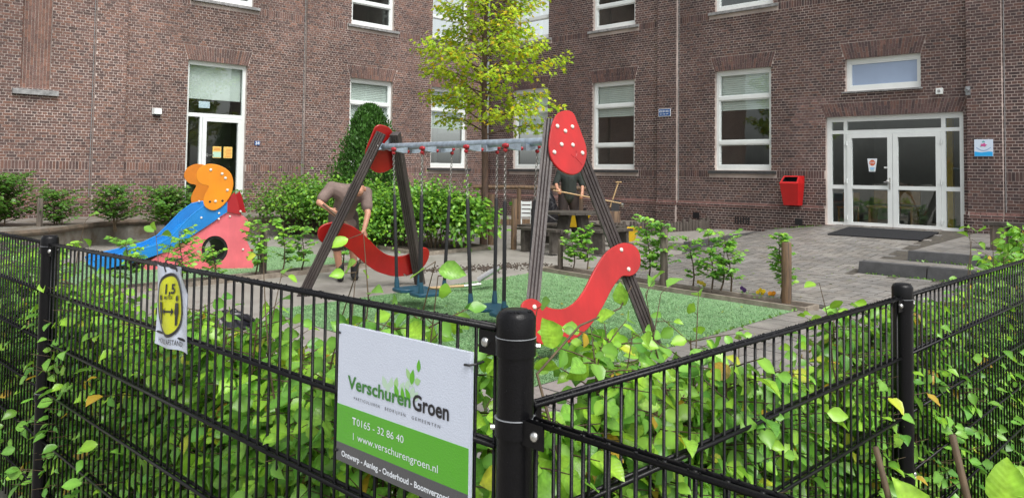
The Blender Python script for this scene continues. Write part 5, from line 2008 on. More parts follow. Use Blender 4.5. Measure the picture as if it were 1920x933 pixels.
tp = thing('black_sheet', (-2.8, 8.0, .0), 'crumpled black plastic sheet on the path behind the fence', 'sheet')
mb = MB()
n_ = 26
vs = []
for j in range(n_ + 1):
    for i in range(n_ + 1):
        u_, v_ = i / n_ - .5, j / n_ - .5
        wz = .10 * math.exp(-6 * (u_ * u_ + v_ * v_)) + .05 * abs(math.sin(9 * u_ + 3 * v_ + 2 * math.sin(5 * v_))) * (1 - 2 * max(abs(u_), abs(v_))) * 2
        vs.append((-2.84 + u_ * (.46 + .10 * math.sin(7 * v_)), 8.0 + v_ * (.32 + .1 * math.sin(6 * u_)) + .2 * u_, .012 + wz))
build('sheet', mb.add(vs, [(j * (n_ + 1) + i, j * (n_ + 1) + i + 1, (j + 1) * (n_ + 1) + i + 1, (j + 1) * (n_ + 1) + i) for j in range(n_) for i in range(n_)]), M['tarp'], parent=tp, smooth='all')
build('fold', MB().tube([(-3.02, 7.9, .05), (-2.9, 8.0, .13), (-2.75, 8.02, .12), (-2.62, 8.08, .05)], [.02, .05, .045, .015], 7), M['tarp'], parent=tp, smooth='all')

mb = MB()
for i in range(900):
    k = rnd.random()
    ang_ = rnd.uniform(0, 6.28)
    r_ = abs(rnd.gauss(0, .28))
    cx_, cy_ = rnd.choice(((-.2, 12.85), (-.05, 12.95), (-.75, 12.55), (-1.3, 12.45), (-.4, 12.75), (.3, 13.2)))
    x, y = cx_ + r_ * math.cos(ang_) * 1.3, cy_ + r_ * math.sin(ang_) * .6
    mb.sphere((x, y, hB(y) + .005), rnd.uniform(.005, .022), 5, 3, sc=(1, 1, .8))
props(build('soil_crumbs', mb, M['soil']), 'loose dark soil crumbs spilled over the path', 'soil', kind='stuff')


# ---------------------------------------------------------------- people
def blob(name, segs, m, parent, voxel=.012, it=6):
    """continuous skin over tapered limbs: segs = (p0, r0, p1, r1[, flat])"""
    mb = MB()
    for sgm in segs:
        p0, r0, p1, r1 = sgm[:4]
        p0, p1 = Vector(p0), Vector(p1)
        mb.sphere(p0, r0, 12, 8)
        mb.sphere(p1, r1, 12, 8)
        if (p1 - p0).length > 1e-4:
            mb.tube([p0, p1], [r0, r1], 12)
    off = ORIG[parent]
    me = mesh_from(mb, off, name)
    o = bpy.data.objects.new(name, me)
    COL.objects.link(o)
    md_ = o.modifiers.new('r', 'REMESH')
    md_.mode = 'VOXEL'
    md_.voxel_size = voxel
    sm = o.modifiers.new('s', 'SMOOTH')
    sm.iterations = it
    sm.factor = .5
    dg = bpy.context.evaluated_depsgraph_get()
    me2 = bpy.data.meshes.new_from_object(o.evaluated_get(dg))
    me2.name = name
    bpy.data.objects.remove(o)
    me2.polygons.foreach_set('use_smooth', [True] * len(me2.polygons))
    me2.materials.clear()
    me2.materials.append(m)
    o = bpy.data.objects.new(name, me2)
    COL.objects.link(o)
    o.parent = parent
    ORIG[o] = off
    return o


def hand(p, d, up, grip=True, s=1.0):
    """palm and five bent fingers; d along the fingers, up out of the back of the hand"""
    d, up = Vector(d).normalized(), Vector(up).normalized()
    side = d.cross(up).normalized()
    p = Vector(p)
    L = [(p - side * .018, .024 * s, p + d * .075 * s - side * .022, .021 * s), (p + side * .018, .023 * s, p + d * .072 * s + side * .024, .019 * s)]
    for i, (o_, l_) in enumerate(((-.032, .062), (-.011, .072), (.011, .067), (.031, .052))):
        a_ = p + d * .078 * s + side * o_ * s
        b_ = a_ + (d * .8 - up * .35).normalized() * l_ * .5 * s
        c = b_ + (d * .1 - up * 1.0).normalized() * l_ * .45 * s
        e = c + (-d * .6 - up * .5).normalized() * l_ * .35 * s
        L += [(a_, .0105 * s, b_, .0098 * s), (b_, .0098 * s, c, .009 * s), (c, .009 * s, e, .008 * s)]
    t0 = p - side * .03 * s + d * .02 * s
    t1 = t0 + (-side * .7 + d * .6 - up * .3).normalized() * .04 * s
    t2 = t1 + (d * .6 - up * .8).normalized() * .032 * s
    L += [(t0, .015 * s, t1, .012 * s), (t1, .012 * s, t2, .010 * s)]
    return L


# worker in a taupe shirt, bent over beside the swing
w1 = thing('person', (-2.40, 11.40, hB(11.4)), 'bent person in taupe polo shirt, shorts and dark boots holding a long handle', 'person')
g1 = hB(11.4)
V3 = lambda x, y, z: Vector((x, y, z + g1))
hipL, hipR = V3(-2.54, 11.42, .93), V3(-2.36, 11.52, .92)
knL, knR = V3(-2.50, 11.30, .49), V3(-2.30, 11.44, .49)
anL, anR = V3(-2.46, 11.36, .10), V3(-2.28, 11.52, .12)
chest, neck, headc = V3(-2.34, 11.28, 1.22), V3(-2.24, 11.14, 1.32), V3(-2.16, 11.04, 1.345)
shL, shR = V3(-2.57, 11.20, 1.33), V3(-2.10, 11.30, 1.26)
elL, elR = V3(-2.70, 11.02, 1.13), V3(-2.03, 11.12, .97)
haL, haR = V3(-2.52, 10.92, 1.03), V3(-2.06, 10.98, .73)
fwd = Vector((.35, -.9, -.1)).normalized()
segs = [(V3(-2.45, 11.46, .95), .15, V3(-2.40, 11.38, 1.10), .14), (V3(-2.40, 11.38, 1.10), .14, chest, .16), (chest, .15, shL, .085), (chest, .15, shR, .085), (chest, .12, neck, .062), (neck, .060, headc, .062),
        (headc, .088, headc + fwd * .045 + Vector((0, 0, -.05)), .070), (headc + fwd * .06 + Vector((0, 0, -.02)), .02, headc + fwd * .105 + Vector((0, 0, -.035)), .016), (headc + fwd * .07 + Vector((0, 0, -.085)), .02, headc + fwd * .085 + Vector((0, 0, -.08)), .018),
        (shL, .062, elL, .045), (elL, .044, haL, .030), (shR, .062, elR, .045), (elR, .044, haR, .030),
        (hipL, .105, knL, .065), (knL, .063, anL, .040), (hipR, .105, knR, .065), (knR, .063, anR, .040)]
for ear in (-1, 1):
    e_ = headc + Vector((.09 * ear, .03 * ear, -.01))
    segs.append((e_, .02, e_ + Vector((0, 0, -.03)), .016))
segs += hand(haL, Vector((.75, .15, -.45)), Vector((.2, -.9, .3)))
segs += hand(haR, Vector((.15, -.2, -.95)), Vector((.55, -.75, .1)))
p1 = blob('body', segs, M['skin'], w1, .008, 4)
blob('shirt', [(V3(-2.47, 11.47, .88), .165, V3(-2.41, 11.38, 1.08), .165), (V3(-2.41, 11.38, 1.08), .165, chest, .178), (chest, .17, shL, .098), (chest, .17, shR, .098), (chest, .13, neck + Vector((-.02, .02, -.02)), .078),
               (shL, .092, shL.lerp(elL, .72), .082), (shR, .092, shR.lerp(elR, .66), .082), (V3(-2.5, 11.38, .80), .12, V3(-2.36, 11.46, .80), .12)], M['shirt_taupe'], w1, .011, 5)
blob('shorts', [(hipL + Vector((0, 0, -.02)), .125, knL + Vector((0, 0, .02)), .098), (hipR + Vector((0, 0, -.02)), .125, knR + Vector((0, 0, .02)), .098), (hipL, .12, hipR, .12)], M['shorts_brown'], w1, .012, 4)
for (an, nm) in ((anL, 'left'), (anR, 'right')):
    f_ = Vector((.30, -.95, 0)).normalized()
    gz_ = Vector((an.x, an.y, g1))
    blob('boot', [(an + Vector((0, 0, .10)), .062, gz_ + Vector((0, 0, .06)), .058), (gz_ + Vector((0, 0, .05)), .05, gz_ + f_ * .15 + Vector((0, 0, .045)), .045)], M['boot'], w1, .009, 3)
up_ = Vector((-.25, .5, .8)).normalized()
blob('hair', [(headc + up_ * .025 - fwd * .02, .094, headc + up_ * .04 + fwd * .02, .086), (headc - fwd * .05, .08, headc - fwd * .05 + Vector((0, 0, -.03)), .07)], M['hair'], w1, .009, 3)
tl = thing('shovel', (-1.5, 10.75, .1), 'long-handled shovel held by the bent worker', 'shovel')
q0, q1 = haL + Vector((.05, -.05, -.03)), haR + Vector((.0, -.03, -.075))
dirn = (q1 - q0).normalized()
q2 = q0 + dirn * 1.12
build('handle', MB().tube([q0 - dirn * .18, q2], .017, 8), mat('brown_shaft', (.11, .065, .035), .5, var=.2), parent=tl)
side = dirn.cross(Vector((0, 1, 0))).normalized()
bp = q2 + dirn * .02
ww = Vector((.3, .9, 0)).normalized()
build('blade', MB().hexa([bp - ww * .09, bp + ww * .09, bp + ww * .09 + side * .012, bp - ww * .09 + side * .012, bp - ww * .10 + dirn * .24, bp + ww * .10 + dirn * .24, bp + ww * .10 + dirn * .24 + side * .012, bp - ww * .10 + dirn * .24 + side * .012]), M['steel'], parent=tl)

# second worker in dark green behind the picnic table
w2 = thing('person', (1.32, 17.6, hB(17.6)), 'standing person in dark green rolled-sleeve shirt and dark shorts behind the picnic table', 'person')
g2 = hB(17.6)
W = lambda x, y, z: Vector((1.29 + x, 17.6 + y, z + g2))
hL, hR = W(-.11, 0, .93), W(.11, 0, .93)
kL, kR = W(-.13, -.06, .50), W(.13, -.02, .50)
fL, fR = W(-.13, .0, .10), W(.13, .04, .10)
ch_, nk, hd = W(0, -.03, 1.27), W(.01, -.06, 1.49), W(.015, -.12, 1.63)
sL, sR = W(-.20, -.03, 1.41), W(.20, -.03, 1.41)
eL, eR = W(-.30, -.10, 1.19), W(.30, -.06, 1.16)
aL, aR = W(-.27, -.28, 1.06), W(.28, -.24, .97)
segs = [(W(0, 0, .98), .15, ch_, .16), (ch_, .15, sL, .085), (ch_, .15, sR, .085), (ch_, .12, nk, .06), (nk, .06, hd, .06), (hd, .09, hd + Vector((.0, -.03, -.06)), .072), (hd + Vector((0, -.09, -.02)), .018, hd + Vector((0, -.115, -.04)), .016),
        (sL, .06, eL, .045), (eL, .044, aL, .03), (sR, .06, eR, .045), (eR, .044, aR, .03), (hL, .105, kL, .066), (kL, .063, fL, .04), (hR, .105, kR, .066), (kR, .063, fR, .04)]
for ear in (-1, 1):
    segs.append((hd + Vector((.09 * ear, 0, -.01)), .02, hd + Vector((.09 * ear, 0, -.04)), .016))
segs += hand(aL, (.25, -.5, -.6), (-.6, -.5, .4)) + hand(aR, (-.1, -.5, -.8), (.6, -.6, .2))
blob('body', segs, M['skin'], w2, .009, 4)
blob('shirt', [(W(0, 0, .90), .175, ch_, .178), (ch_, .17, sL, .098), (ch_, .17, sR, .098), (ch_, .13, nk + Vector((0, .02, -.03)), .08), (sL, .09, eL, .07), (sR, .09, eR, .07), (W(-.06, 0, .86), .14, W(.06, 0, .86), .14)], M['shirt_green'], w2, .012, 5)
blob('shorts', [(hL, .13, kL + Vector((0, 0, .10)), .108), (hR, .13, kR + Vector((0, 0, .10)), .108), (hL, .12, hR, .12)], M['shorts_dark'], w2, .012, 4)
for an in (fL, fR):
    g_ = Vector((an.x, an.y, g2))
    blob('boot', [(an + Vector((0, 0, .10)), .062, g_ + Vector((0, 0, .06)), .058), (g_ + Vector((0, 0, .05)), .05, g_ + Vector((0, -.15, .045)), .045)], M['boot'], w2, .01, 3)
blob('hair', [(hd + Vector((0, .02, .03)), .094, hd + Vector((0, -.01, .04)), .088)], M['hair'], w2, .01, 3)
rk = thing('rake', (2.0, 17.3, .6), 'long pale rake handle held by the second worker', 'rake')
q0, q1 = aL + Vector((.0, -.06, -.04)), aR + Vector((0, -.05, -.05))
dirn = (q1 - q0).normalized()
build('handle', MB().tube([q0 - dirn * .1, q0 + dirn * 1.45], .015, 8), M['pale_wood'], parent=rk)
e_ = q0 + dirn * 1.45
build('head', MB().box((e_.x - .02, e_.y - .2, e_.z - .02), (e_.x + .02, e_.y + .2, e_.z + .01)), M['steel'], parent=rk)
for i in range(7):
    build('tine', MB().tube([(e_.x, e_.y - .18 + .06 * i, e_.z), (e_.x + .03, e_.y - .18 + .06 * i, e_.z - .09)], .005, 5), M['steel'], parent=rk)

# ---------------------------------------------------------------- leaves
def leaf_base(xs, ws, fold=.25, droop=.18, wave=.03, seed=0, notch=0.0):
    r = np.random.default_rng(seed)
    n = len(xs)
    V, T = [], []
    mid, lf, rt = [], [], []
    for i, (x, w) in enumerate(zip(xs, ws)):
        z = -droop * x * x
        mid.append(len(V)); V.append((x, 0, z))
        if 0 < i < n - 1:
            a_ = w * (1 + r.uniform(-.06, .06))
            b_ = w * (1 + r.uniform(-.06, .06))
            lf.append(len(V)); V.append((x + r.uniform(-.02, .02), a_, z + fold * a_ + r.uniform(-wave, wave)))
            rt.append(len(V)); V.append((x + r.uniform(-.02, .02), -b_, z + fold * b_ + r.uniform(-wave, wave)))
        else:
            lf.append(mid[-1]); rt.append(mid[-1])
    for i in range(n - 1):
        for (E, fl) in ((lf, 0), (rt, 1)):
            q = [mid[i], mid[i + 1], E[i + 1], E[i]]
            q = [v for k, v in enumerate(q) if v not in q[:k]]
            if fl:
                q = q[::-1]
            if len(q) == 4:
                T += [(q[0], q[1], q[2]), (q[0], q[2], q[3])]
            elif len(q) == 3:
                T.append(tuple(q))
    return np.array(V, float), np.array(T, int)


BEECH = [leaf_base([0, .10, .30, .55, .80, .92, 1.0], [0, .17, .34, .37, .22, .09, 0], .22 + .1 * k, .05 + .10 * k, .035, k) for k in range(4)]
BEECH_LO = [leaf_base([0, .3, .65, 1.0], [0, .33, .30, 0], .25, .15, .03, k) for k in range(3)]
OVAL = [leaf_base([0, .35, 1.0], [0, .30, 0], .3, .2, .03, k) for k in range(3)]


def maple_base(seed):
    r = np.random.default_rng(seed)
    lobes = [(-125, .45), (-62, .82), (0, 1.0), (62, .82), (125, .45)]
    P = [(0, 0)]
    out = []
    for i, (an, l_) in enumerate(lobes):
        out.append((an, l_))
        if i < 4:
            out.append(((an + lobes[i + 1][0]) / 2, .36))
    V = [(0.0, 0, 0)]
    for an, l_ in out:
        a_ = R(an + r.uniform(-6, 6))
        x, y = math.cos(a_) * l_ * .62 + .25, math.sin(a_) * l_ * .62
        V.append((x, y, -.30 * (x * x + y * y) + r.uniform(-.05, .05)))
    T = [(0, i, i + 1) for i in range(1, len(V) - 1)]
    return np.array(V, float), np.array(T, int)


MAPLE = [maple_base(k) for k in range(4)]


def orient(D, N):
    D = D / np.linalg.norm(D, axis=1, keepdims=True)
    N = N - (N * D).sum(1, keepdims=True) * D
    N = N / (np.linalg.norm(N, axis=1, keepdims=True) + 1e-9)
    Y = np.cross(N, D)
    return np.stack([D, Y, N], 2)          # columns


def leaf_cloud(name, P, D, N, S, bases, colr, m, parent=None, **kw):
    P, D, N, S, colr = map(np.asarray, (P, D, N, S, colr))
    Rm = orient(D, N)
    idx = rng.integers(0, len(bases), len(P))
    Vs, Fs, Cs, off = [], [], [], 0
    for b, (BV, BT) in enumerate(bases):
        k = idx == b
        if not k.any():
            continue
        W_ = np.einsum('nij,vj->nvi', Rm[k], BV) * S[k][:, None, None] + P[k][:, None, :]
        n_ = k.sum()
        Vs.append(W_.reshape(-1, 3))
        Fs.append((BT[None] + (np.arange(n_) * len(BV))[:, None, None]).reshape(-1, 3) + off)
        rib = np.where(np.abs(BV[:, 1]) < 1e-6, 1.22, .93)
        Cs.append((colr[k][:, None, :] * rib[None, :, None]).reshape(-1, 3))
        off += n_ * len(BV)
    return raw_mesh(name, np.concatenate(Vs), np.concatenate(Fs), np.concatenate(Cs), m, parent, **kw)


def unit(v):
    v = np.array(v, float)
    return v / np.linalg.norm(v)


TINTS = [(1, 1, 1), (.78, .90, .9), (1.25, 1.2, .9), (.62, .80, .85), (1.5, 1.34, .85), (1.0, 1.08, 1.0), (.85, 1.0, .9)]
leaf_cache = {}


def single_leaf(base_i, tint_i, matname):
    key = (base_i, tint_i, matname)
    if key not in leaf_cache:
        V, T = BEECH[base_i]
        me = bpy.data.meshes.new('leaf')
        me.from_pydata(V.tolist(), [], T.tolist())
        ca = me.color_attributes.new('tint', 'FLOAT_COLOR', 'POINT')
        cv = np.tile(np.array([*TINTS_ALL[tint_i], 1], dtype=np.float32), (len(V), 1))
        rib = np.abs(V[:, 1]) < 1e-6
        cv[rib, :3] *= np.array([1.35, 1.25, 1.2], dtype=np.float32)
        cv[~rib, :3] *= .93
        ca.data.foreach_set('color', cv.ravel())
        me.polygons.foreach_set('use_smooth', [True] * len(me.polygons))
        me.materials.append(M[matname])
        leaf_cache[key] = me
    return leaf_cache[key]


TINTS_ALL = TINTS + [(2.5, 1.35, .8), (2.3, .75, .55)]


def tint_pick(fz):
    """new growth at the top is paler; a few leaves turn yellow or brown"""
    r = rnd.random()
    if r < .018:
        return 7
    if r < .030:
        return 8
    if rnd.random() < fz:
        return rnd.choice((2, 4, 4, 5))
    return rnd.choice((0, 0, 1, 3, 5, 6))


def hedge(name, P, d, inn, s0, s1, top, step, label, nsolo, off=.20, leafS=(.036, .066), shoots=(), dens=lambda s: 1.0, zbase=0.0, hidden=()):
    r = thing(name, P + d * ((s0 + s1) / 2) + inn * off, label, 'hedge')
    tw = MB()
    LP, LD, LN, LS, LT = [], [], [], [], []
    out = -inn
    s = s0

    def spray(p, dr, L, size, fz):
        """a lateral twig with two ranks of leaves"""
        dr = dr.normalized()
        s_ = (p - P).dot(d)
        lim = .10 if any(a_ - .25 < s_ < b_ + .25 for a_, b_ in hidden) else (.02 if rnd.random() < .65 else -.02)
        over = lim - ((p + dr * L) - P).dot(inn)
        if over > 0:               # the twig turns along the fence instead of growing through it
            dr = (dr + inn * (over / L * 1.02)).normalized()
        q = p + dr * L + Vector((0, 0, -.12 * L))
        tw.tube([p, p.lerp(q, .5) + Vector((0, 0, .02 * L)), q], [.0022, .0017, .001], 4, cap=False)
        k = max(2, int(L / .030))
        sidev = dr.cross(Vector((0, 0, 1))).normalized()
        for i in range(k + 1):
            f = (i + .6) / (k + .6)
            b_ = p.lerp(q, f)
            sg = 1 if i % 2 else -1
            if i == k:
                dd = dr + Vector((0, 0, -.4))
            else:
                dd = dr * .45 + sidev * sg * .75 + Vector((0, 0, -.70 + rnd.uniform(-.45, .45)))
            nn = Vector((0, 0, .45)) + out * rnd.uniform(.25, 1.0) + Vector((rnd.gauss(0, .32), rnd.gauss(0, .32), rnd.gauss(0, .2)))
            LP.append(b_); LD.append(dd); LN.append(nn)
            LS.append(size * rnd.uniform(.75, 1.15))
            LT.append(tint_pick(fz))
    while s < s1:
        o = off + rnd.uniform(-.09, .09)
        base = P + d * s + inn * o
        ht = top(s) * rnd.uniform(.82, 1.08)
        tip = base + d * rnd.uniform(-.1, .1) + inn * rnd.uniform(-.08, .08)
        pts = [Vector((base.x, base.y, zbase)), Vector((base.x * .5 + tip.x * .5 + rnd.uniform(-.03, .03), base.y * .5 + tip.y * .5, ht * .5)), Vector((tip.x, tip.y, ht))]
        tw.tube(pts, [.009, .006, .0022], 5, cap=False)
        n_ = int(88 * dens(s) * ht)
        for i in range(n_):
            f = (i + rnd.random()) / n_
            z = .06 + f * (ht - .06)
            g = min(z / ht, 1)
            p = pts[0].lerp(pts[1], g * 2) if g < .5 else pts[1].lerp(pts[2], g * 2 - 1)
            a_ = rnd.uniform(0, 6.283)
            dr = Vector((math.cos(a_), math.sin(a_), 0)) + out * .45 + Vector((0, 0, .35))
            spray(p, dr, rnd.uniform(.09, .24) * (1.1 - .35 * f), rnd.uniform(*leafS), .12 + .55 * f * f)
        s += step * rnd.uniform(.7, 1.3)
    # single shoots rising above the top wire
    for (s, ht, lean) in shoots:
        base = P + d * s + inn * (off + rnd.uniform(-.08, .06))
        tip = base + d * (lean[0] * 2 + rnd.uniform(-.06, .06)) + inn * lean[1]
        pts = []
        for k in range(6):
            f = k / 5
            pts.append(Vector((base.x + (tip.x - base.x) * f * f + rnd.uniform(-.014, .014), base.y + (tip.y - base.y) * f * f + rnd.uniform(-.014, .014), .55 + (ht - .55) * f)))
        tw.tube(pts, [.0045, .004, .0034, .0028, .002, .001], 5, cap=False)
        a0 = rnd.uniform(0, 6.28)
        for i in range(rnd.randint(4, 7)):
            f = rnd.uniform(.55, 1.0) if i else 1.0
            k = min(int(f * 5), 4)
            p = pts[k].lerp(pts[k + 1], f * 5 - k)
            a_ = a0 + i * 2.6 + rnd.uniform(-.5, .5)
            dd = Vector((math.cos(a_), math.sin(a_), rnd.uniform(-.7, .9)))
            q = p + dd.normalized() * rnd.uniform(.008, .05)
            tw.tube([p, q], [.0014, .0009], 4, cap=False)
            LP.append(q); LD.append(dd)
            LN.append(Vector((rnd.gauss(0, .5), rnd.gauss(0, .5), .5)) + out * rnd.uniform(-.2, 1.0))
            LS.append(rnd.uniform(leafS[0] * .6, leafS[1] * .95)); LT.append(rnd.choice((4, 4, 2, 2, 5, 0, 7 if rnd.random() < .3 else 4)))
    build('twigs', tw, M['twig'], parent=r, smooth='all')
    # leaves stay behind the signs and poke only a little through the bars
    ok = []
    for i, p in enumerate(LP):
        dep = (p - P).dot(inn)
        s_ = (p - P).dot(d)
        behind_sign = any(a_ - .07 < s_ < b_ + .07 for a_, b_ in hidden)
        ok.append(dep > (.085 if behind_sign else (.03 if rnd.random() < .5 else -.03)))
    LP, LD, LN, LS, LT = ([v for v, k in zip(Q, ok) if k] for Q in (LP, LD, LN, LS, LT))
    dist = []
    for i, p in enumerate(LP):
        dist.append((p - Vector((0, 0, 1.6))).length / LS[i] if in_frame(p, 0) else 1e6)
    order = np.argsort(dist)
    solo = set(order[:nsolo].tolist())
    for i in order[:nsolo]:
        Rm = orient(np.array([LD[i]]), np.array([LN[i]]))[0]
        Mx = Matrix([[*(Rm[0] * LS[i]), LP[i].x], [*(Rm[1] * LS[i]), LP[i].y], [*(Rm[2] * LS[i]), LP[i].z], [0, 0, 0, 1]])
        piece('leaf', single_leaf(rnd.randrange(4), LT[i], 'beech_leaf'), r, Mx)
    rest = [i for i in range(len(LP)) if i not in solo]
    cc = np.array([TINTS_ALL[LT[i]] for i in rest]) * rng.uniform(.85, 1.15, (len(rest), 1))
    o = leaf_cloud('foliage', [LP[i] for i in rest], [LD[i] for i in rest], [LN[i] for i in rest], [LS[i] for i in rest], BEECH, cc, M['beech_leaf'], r, kind='stuff')
    return r


inA = -nA
inG = -nG


def topL(s):
    return 1.10 - .10 * min(1, max(0, (s - 2.0) / .7)) + .07 * math.sin(s * 2.1 + .6) + .06 * math.sin(s * 5.3) - .22 * max(0, 1 - s / .6)


def topR(s):
    return 1.02 + .06 * math.sin(s * 2.7 + 1.0) + .05 * math.sin(s * 6.1) + .15 * min(1, max(0, (s - 3.5) / .5)) - (.08 if 1.2 < s < 3.4 else 0) + (.12 if .5 < s < 1.12 else -.08 if s < .5 else 0)


def densR(s):
    return (.40 + .85 * min(1, abs(s - 1.32) / .3)) if s < 1.8 else 1.15


def densL(s):
    return 1.0 if s > 1.0 else .75


hedge('beech_hedge', FP, dA, inA, .10, 5.2, topL, .062, 'beech hedge behind the left fence with the signs', 280, dens=densL, hidden=((.09, .51), (1.29, 1.54)),
      shoots=[(.42, 1.37, (.02, .02)), (.62, 1.40, (-.08, .02)), (.80, 1.43, (.06, .04)), (.93, 1.38, (-.1, .02)), (1.02, 1.36, (.05, 0)), (1.9, 1.35, (.1, .05)), (2.1, 1.30, (-.05, .05)), (.30, 1.30, (-.05, .1)), (.70, 1.33, (.1, .1)), (1.2, 1.28, (.05, .1)), (3.3, 1.34, (0, .05))])
hedge('beech_hedge', FP, dG, inG, .22, 5.0, topR, .066, 'beech hedge behind the right fence', 280, dens=densR,
      shoots=[(.50, 1.22, (.05, .05)), (.70, 1.27, (.08, .05)), (.85, 1.30, (-.05, .02)), (.95, 1.25, (.06, .1)), (.62, 1.20, (0, .12)), (1.72, 1.24, (-.03, .05)), (1.25, 1.12, (.03, .05)), (3.3, 1.30, (.05, 0)), (3.6, 1.36, (.05, .05)), (3.9, 1.34, (0, 0))])


# long bare shoot across the red wavy panel, leafing out, and cut stems at the lower right
def big_leaf_plant(name, stems, leaves, label, cat='plant'):
    p0 = Vector(stems[0][0])
    r = thing(name, (p0.x, p0.y, p0.z), label, cat)
    for st_ in stems:
        build('stem', MB().tube(st_[:-1], st_[-1], 7), M['twig'], parent=r, smooth='all')
    for (p, d, n, s_, bi, ti) in leaves:
        Rm = orient(np.array([d], float), np.array([n], float))[0] * s_
        piece('leaf', single_leaf(bi, ti, 'beech_leaf'), r, Matrix([[*Rm[0], p[0]], [*Rm[1], p[1]], [*Rm[2], p[2]], [0, 0, 0, 1]]))
    return r


big_leaf_plant('beech_shoot', [[(.10, 1.55, 1.05), (.06, 1.70, 1.17), (.16, 1.80, 1.255), (.26, 1.86, 1.285), (.29, 1.88, 1.335), [.004, .003, .0026, .002, .001]]],
               [((.105, 1.76, 1.215), (-.35, -.3, .8), (.2, -.9, .3), .075, 1, 4), ((.20, 1.83, 1.265), (.5, -.3, .25), (.0, -.6, .7), .05, 0, 4), ((.27, 1.865, 1.29), (-.25, -.1, .85), (-.5, -.8, .2), .055, 2, 2)],
               'long thin leafing shoot crossing in front of the red wavy panel beside the corner post')
big_leaf_plant('hazel_shoot', [[(.86, 1.32, .55), (.80, 1.34, .95), (.755, 1.35, 1.165), [.0075, .0065, .0058]], [(.72, 1.30, .6), (.655, 1.32, .98), (.615, 1.33, 1.15), [.007, .006, .005]]],
               [((.83, 1.33, 1.045), (.12, .05, 1.0), (-.35, -.9, .25), .088, 1, 4), ((.84, 1.33, 1.075), (.9, .1, .35), (-.2, -.6, .75), .085, 2, 4), ((.85, 1.32, 1.05), (.7, -.2, -.3), (.0, -.6, .8), .08, 0, 2),
                ((.68, 1.31, 1.03), (-.35, -.1, .8), (.1, -.9, .35), .08, 3, 4), ((.66, 1.30, 1.03), (-.9, -.2, .1), (.0, -.5, .85), .08, 1, 4), ((.70, 1.31, 1.03), (.8, -.1, .05), (.1, -.6, .8), .08, 2, 2)],
               'young shoot with large ragged leaves and two cut stems at the lower right')


# ---------------------------------------------------------------- saplings in the planting strips
def sapling(x, y, h, w, n, label, z0=None, size=(.055, .085), bright=.4, group='saplings in the planting strips', lean=(0, 0), stems=1, dark=1.0):
    z = hB(y) + .02 if z0 is None else z0
    r = thing('beech_sapling', (x, y, z), label, 'sapling', group)
    mb = MB()
    P, D, N, S, Cc_ = [], [], [], [], []
    for k in range(stems):
        bx_, by_ = x + rnd.uniform(-.03, .03) * stems, y + rnd.uniform(-.03, .03)
        lx, ly = lean[0] + rnd.uniform(-.10, .10), lean[1] + rnd.uniform(-.06, .06)
        pts = [Vector((bx_ + lx * f + .03 * math.sin(f * 5 + k), by_ + ly * f, z - .02 + h * f)) for f in (0, .25, .5, .75, 1)]
        mb.tube(pts, [.013, .011, .008, .005, .002], 6, cap=False)
        nb_ = max(6, int(n * 1.45 / stems / 9))
        for i in range(nb_):
            f = .22 + .78 * (i + rnd.random()) / nb_
            j = min(int(f * 4), 3)
            p = pts[j].lerp(pts[j + 1], f * 4 - j)
            a_ = rnd.uniform(0, 6.283)
            L = w * rnd.uniform(.5, 1.1) * (1.15 - .6 * abs(f - .5))
            dr = Vector((math.cos(a_), math.sin(a_), .35)).normalized()
            q = p + dr * L
            mb.tube([p, q], [.004, .0015], 4, cap=False)
            sv = dr.cross(Vector((0, 0, 1))).normalized()
            for m_ in range(9):
                g = .2 + .8 * m_ / 8
                sg = 1 if m_ % 2 else -1
                P.append(p.lerp(q, g)); D.append(dr * .6 + sv * sg * .8 + Vector((0, 0, rnd.uniform(-.5, .1))))
                N.append(Vector((rnd.gauss(0, .35), -.35 + rnd.gauss(0, .35), .8)))
                S.append(rnd.uniform(*size))
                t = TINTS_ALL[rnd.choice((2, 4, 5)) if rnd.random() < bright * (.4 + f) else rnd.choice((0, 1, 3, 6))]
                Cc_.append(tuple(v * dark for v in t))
    build('stem', mb, M['twig'], parent=r, smooth='all')
    leaf_cloud('foliage', P, D, N, S, BEECH_LO, Cc_, M['beech_leaf'], r, kind='stuff')


so_ = [(.97, 12.45, .62, .20, 130, 'sapling just right of the short stake by the picnic table'), (1.22, 12.35, .72, .17, 150, 'slim upright sapling left of the right swing post'), (1.98, 11.42, .95, .24, 210, 'bushy sapling left of the middle stake'),
       (2.10, 11.28, .88, .24, 190, 'bushy sapling touching the middle stake'), (2.50, 10.85, .74, .17, 110, 'thin leaning sapling right of the middle stake'), (2.70, 10.62, .86, .20, 110, 'sapling with a bare upper stem in the middle of the strip'),
       (2.78, 10.50, .70, .22, 130, 'low sapling between its two taller neighbours in the strip'), (2.92, 10.42, .82, .26, 150, 'wide sapling near the pansies'), (3.42, 9.98, .86, .17, 230, 'dense leafy sapling climbing the brown stake at the near end')]
for (x, y, h, w, n, lb) in so_:
    sapling(x, y, h, w, n, lb, bright=.45)
ks = [(-3.3, .75, .3, 200, 'pale sapling in front of the slide, nearest the left fence post'), (-2.75, .62, .28, 150, 'spreading sapling below the blue slide'), (-1.85, .66, .28, 150, 'wide sapling in front of the slide chute'), (-1.2, .74, .30, 190, 'dense sapling in front of the round hole'), (-.75, .46, .22, 90, 'low sapling in front of the pink panel'),
      (-.12, .80, .2, 170, 'sapling at the right edge of the pink panel'), (.30, .82, .2, 150, 'sapling just right of the grey stake beside the slide'), (.62, .70, .2, 150, 'small sapling second right of the stake beside the slide'), (1.35, .72, .24, 150, 'sapling behind the left swing post'), (1.7, .82, .22, 130, 'pale sapling left of the bent worker')]
for (k, h, w, n, lb) in ks:
    p = K0 + VV * k - dR * .14
    sapling(p.x, p.y, h, w, n, lb, bright=.45)
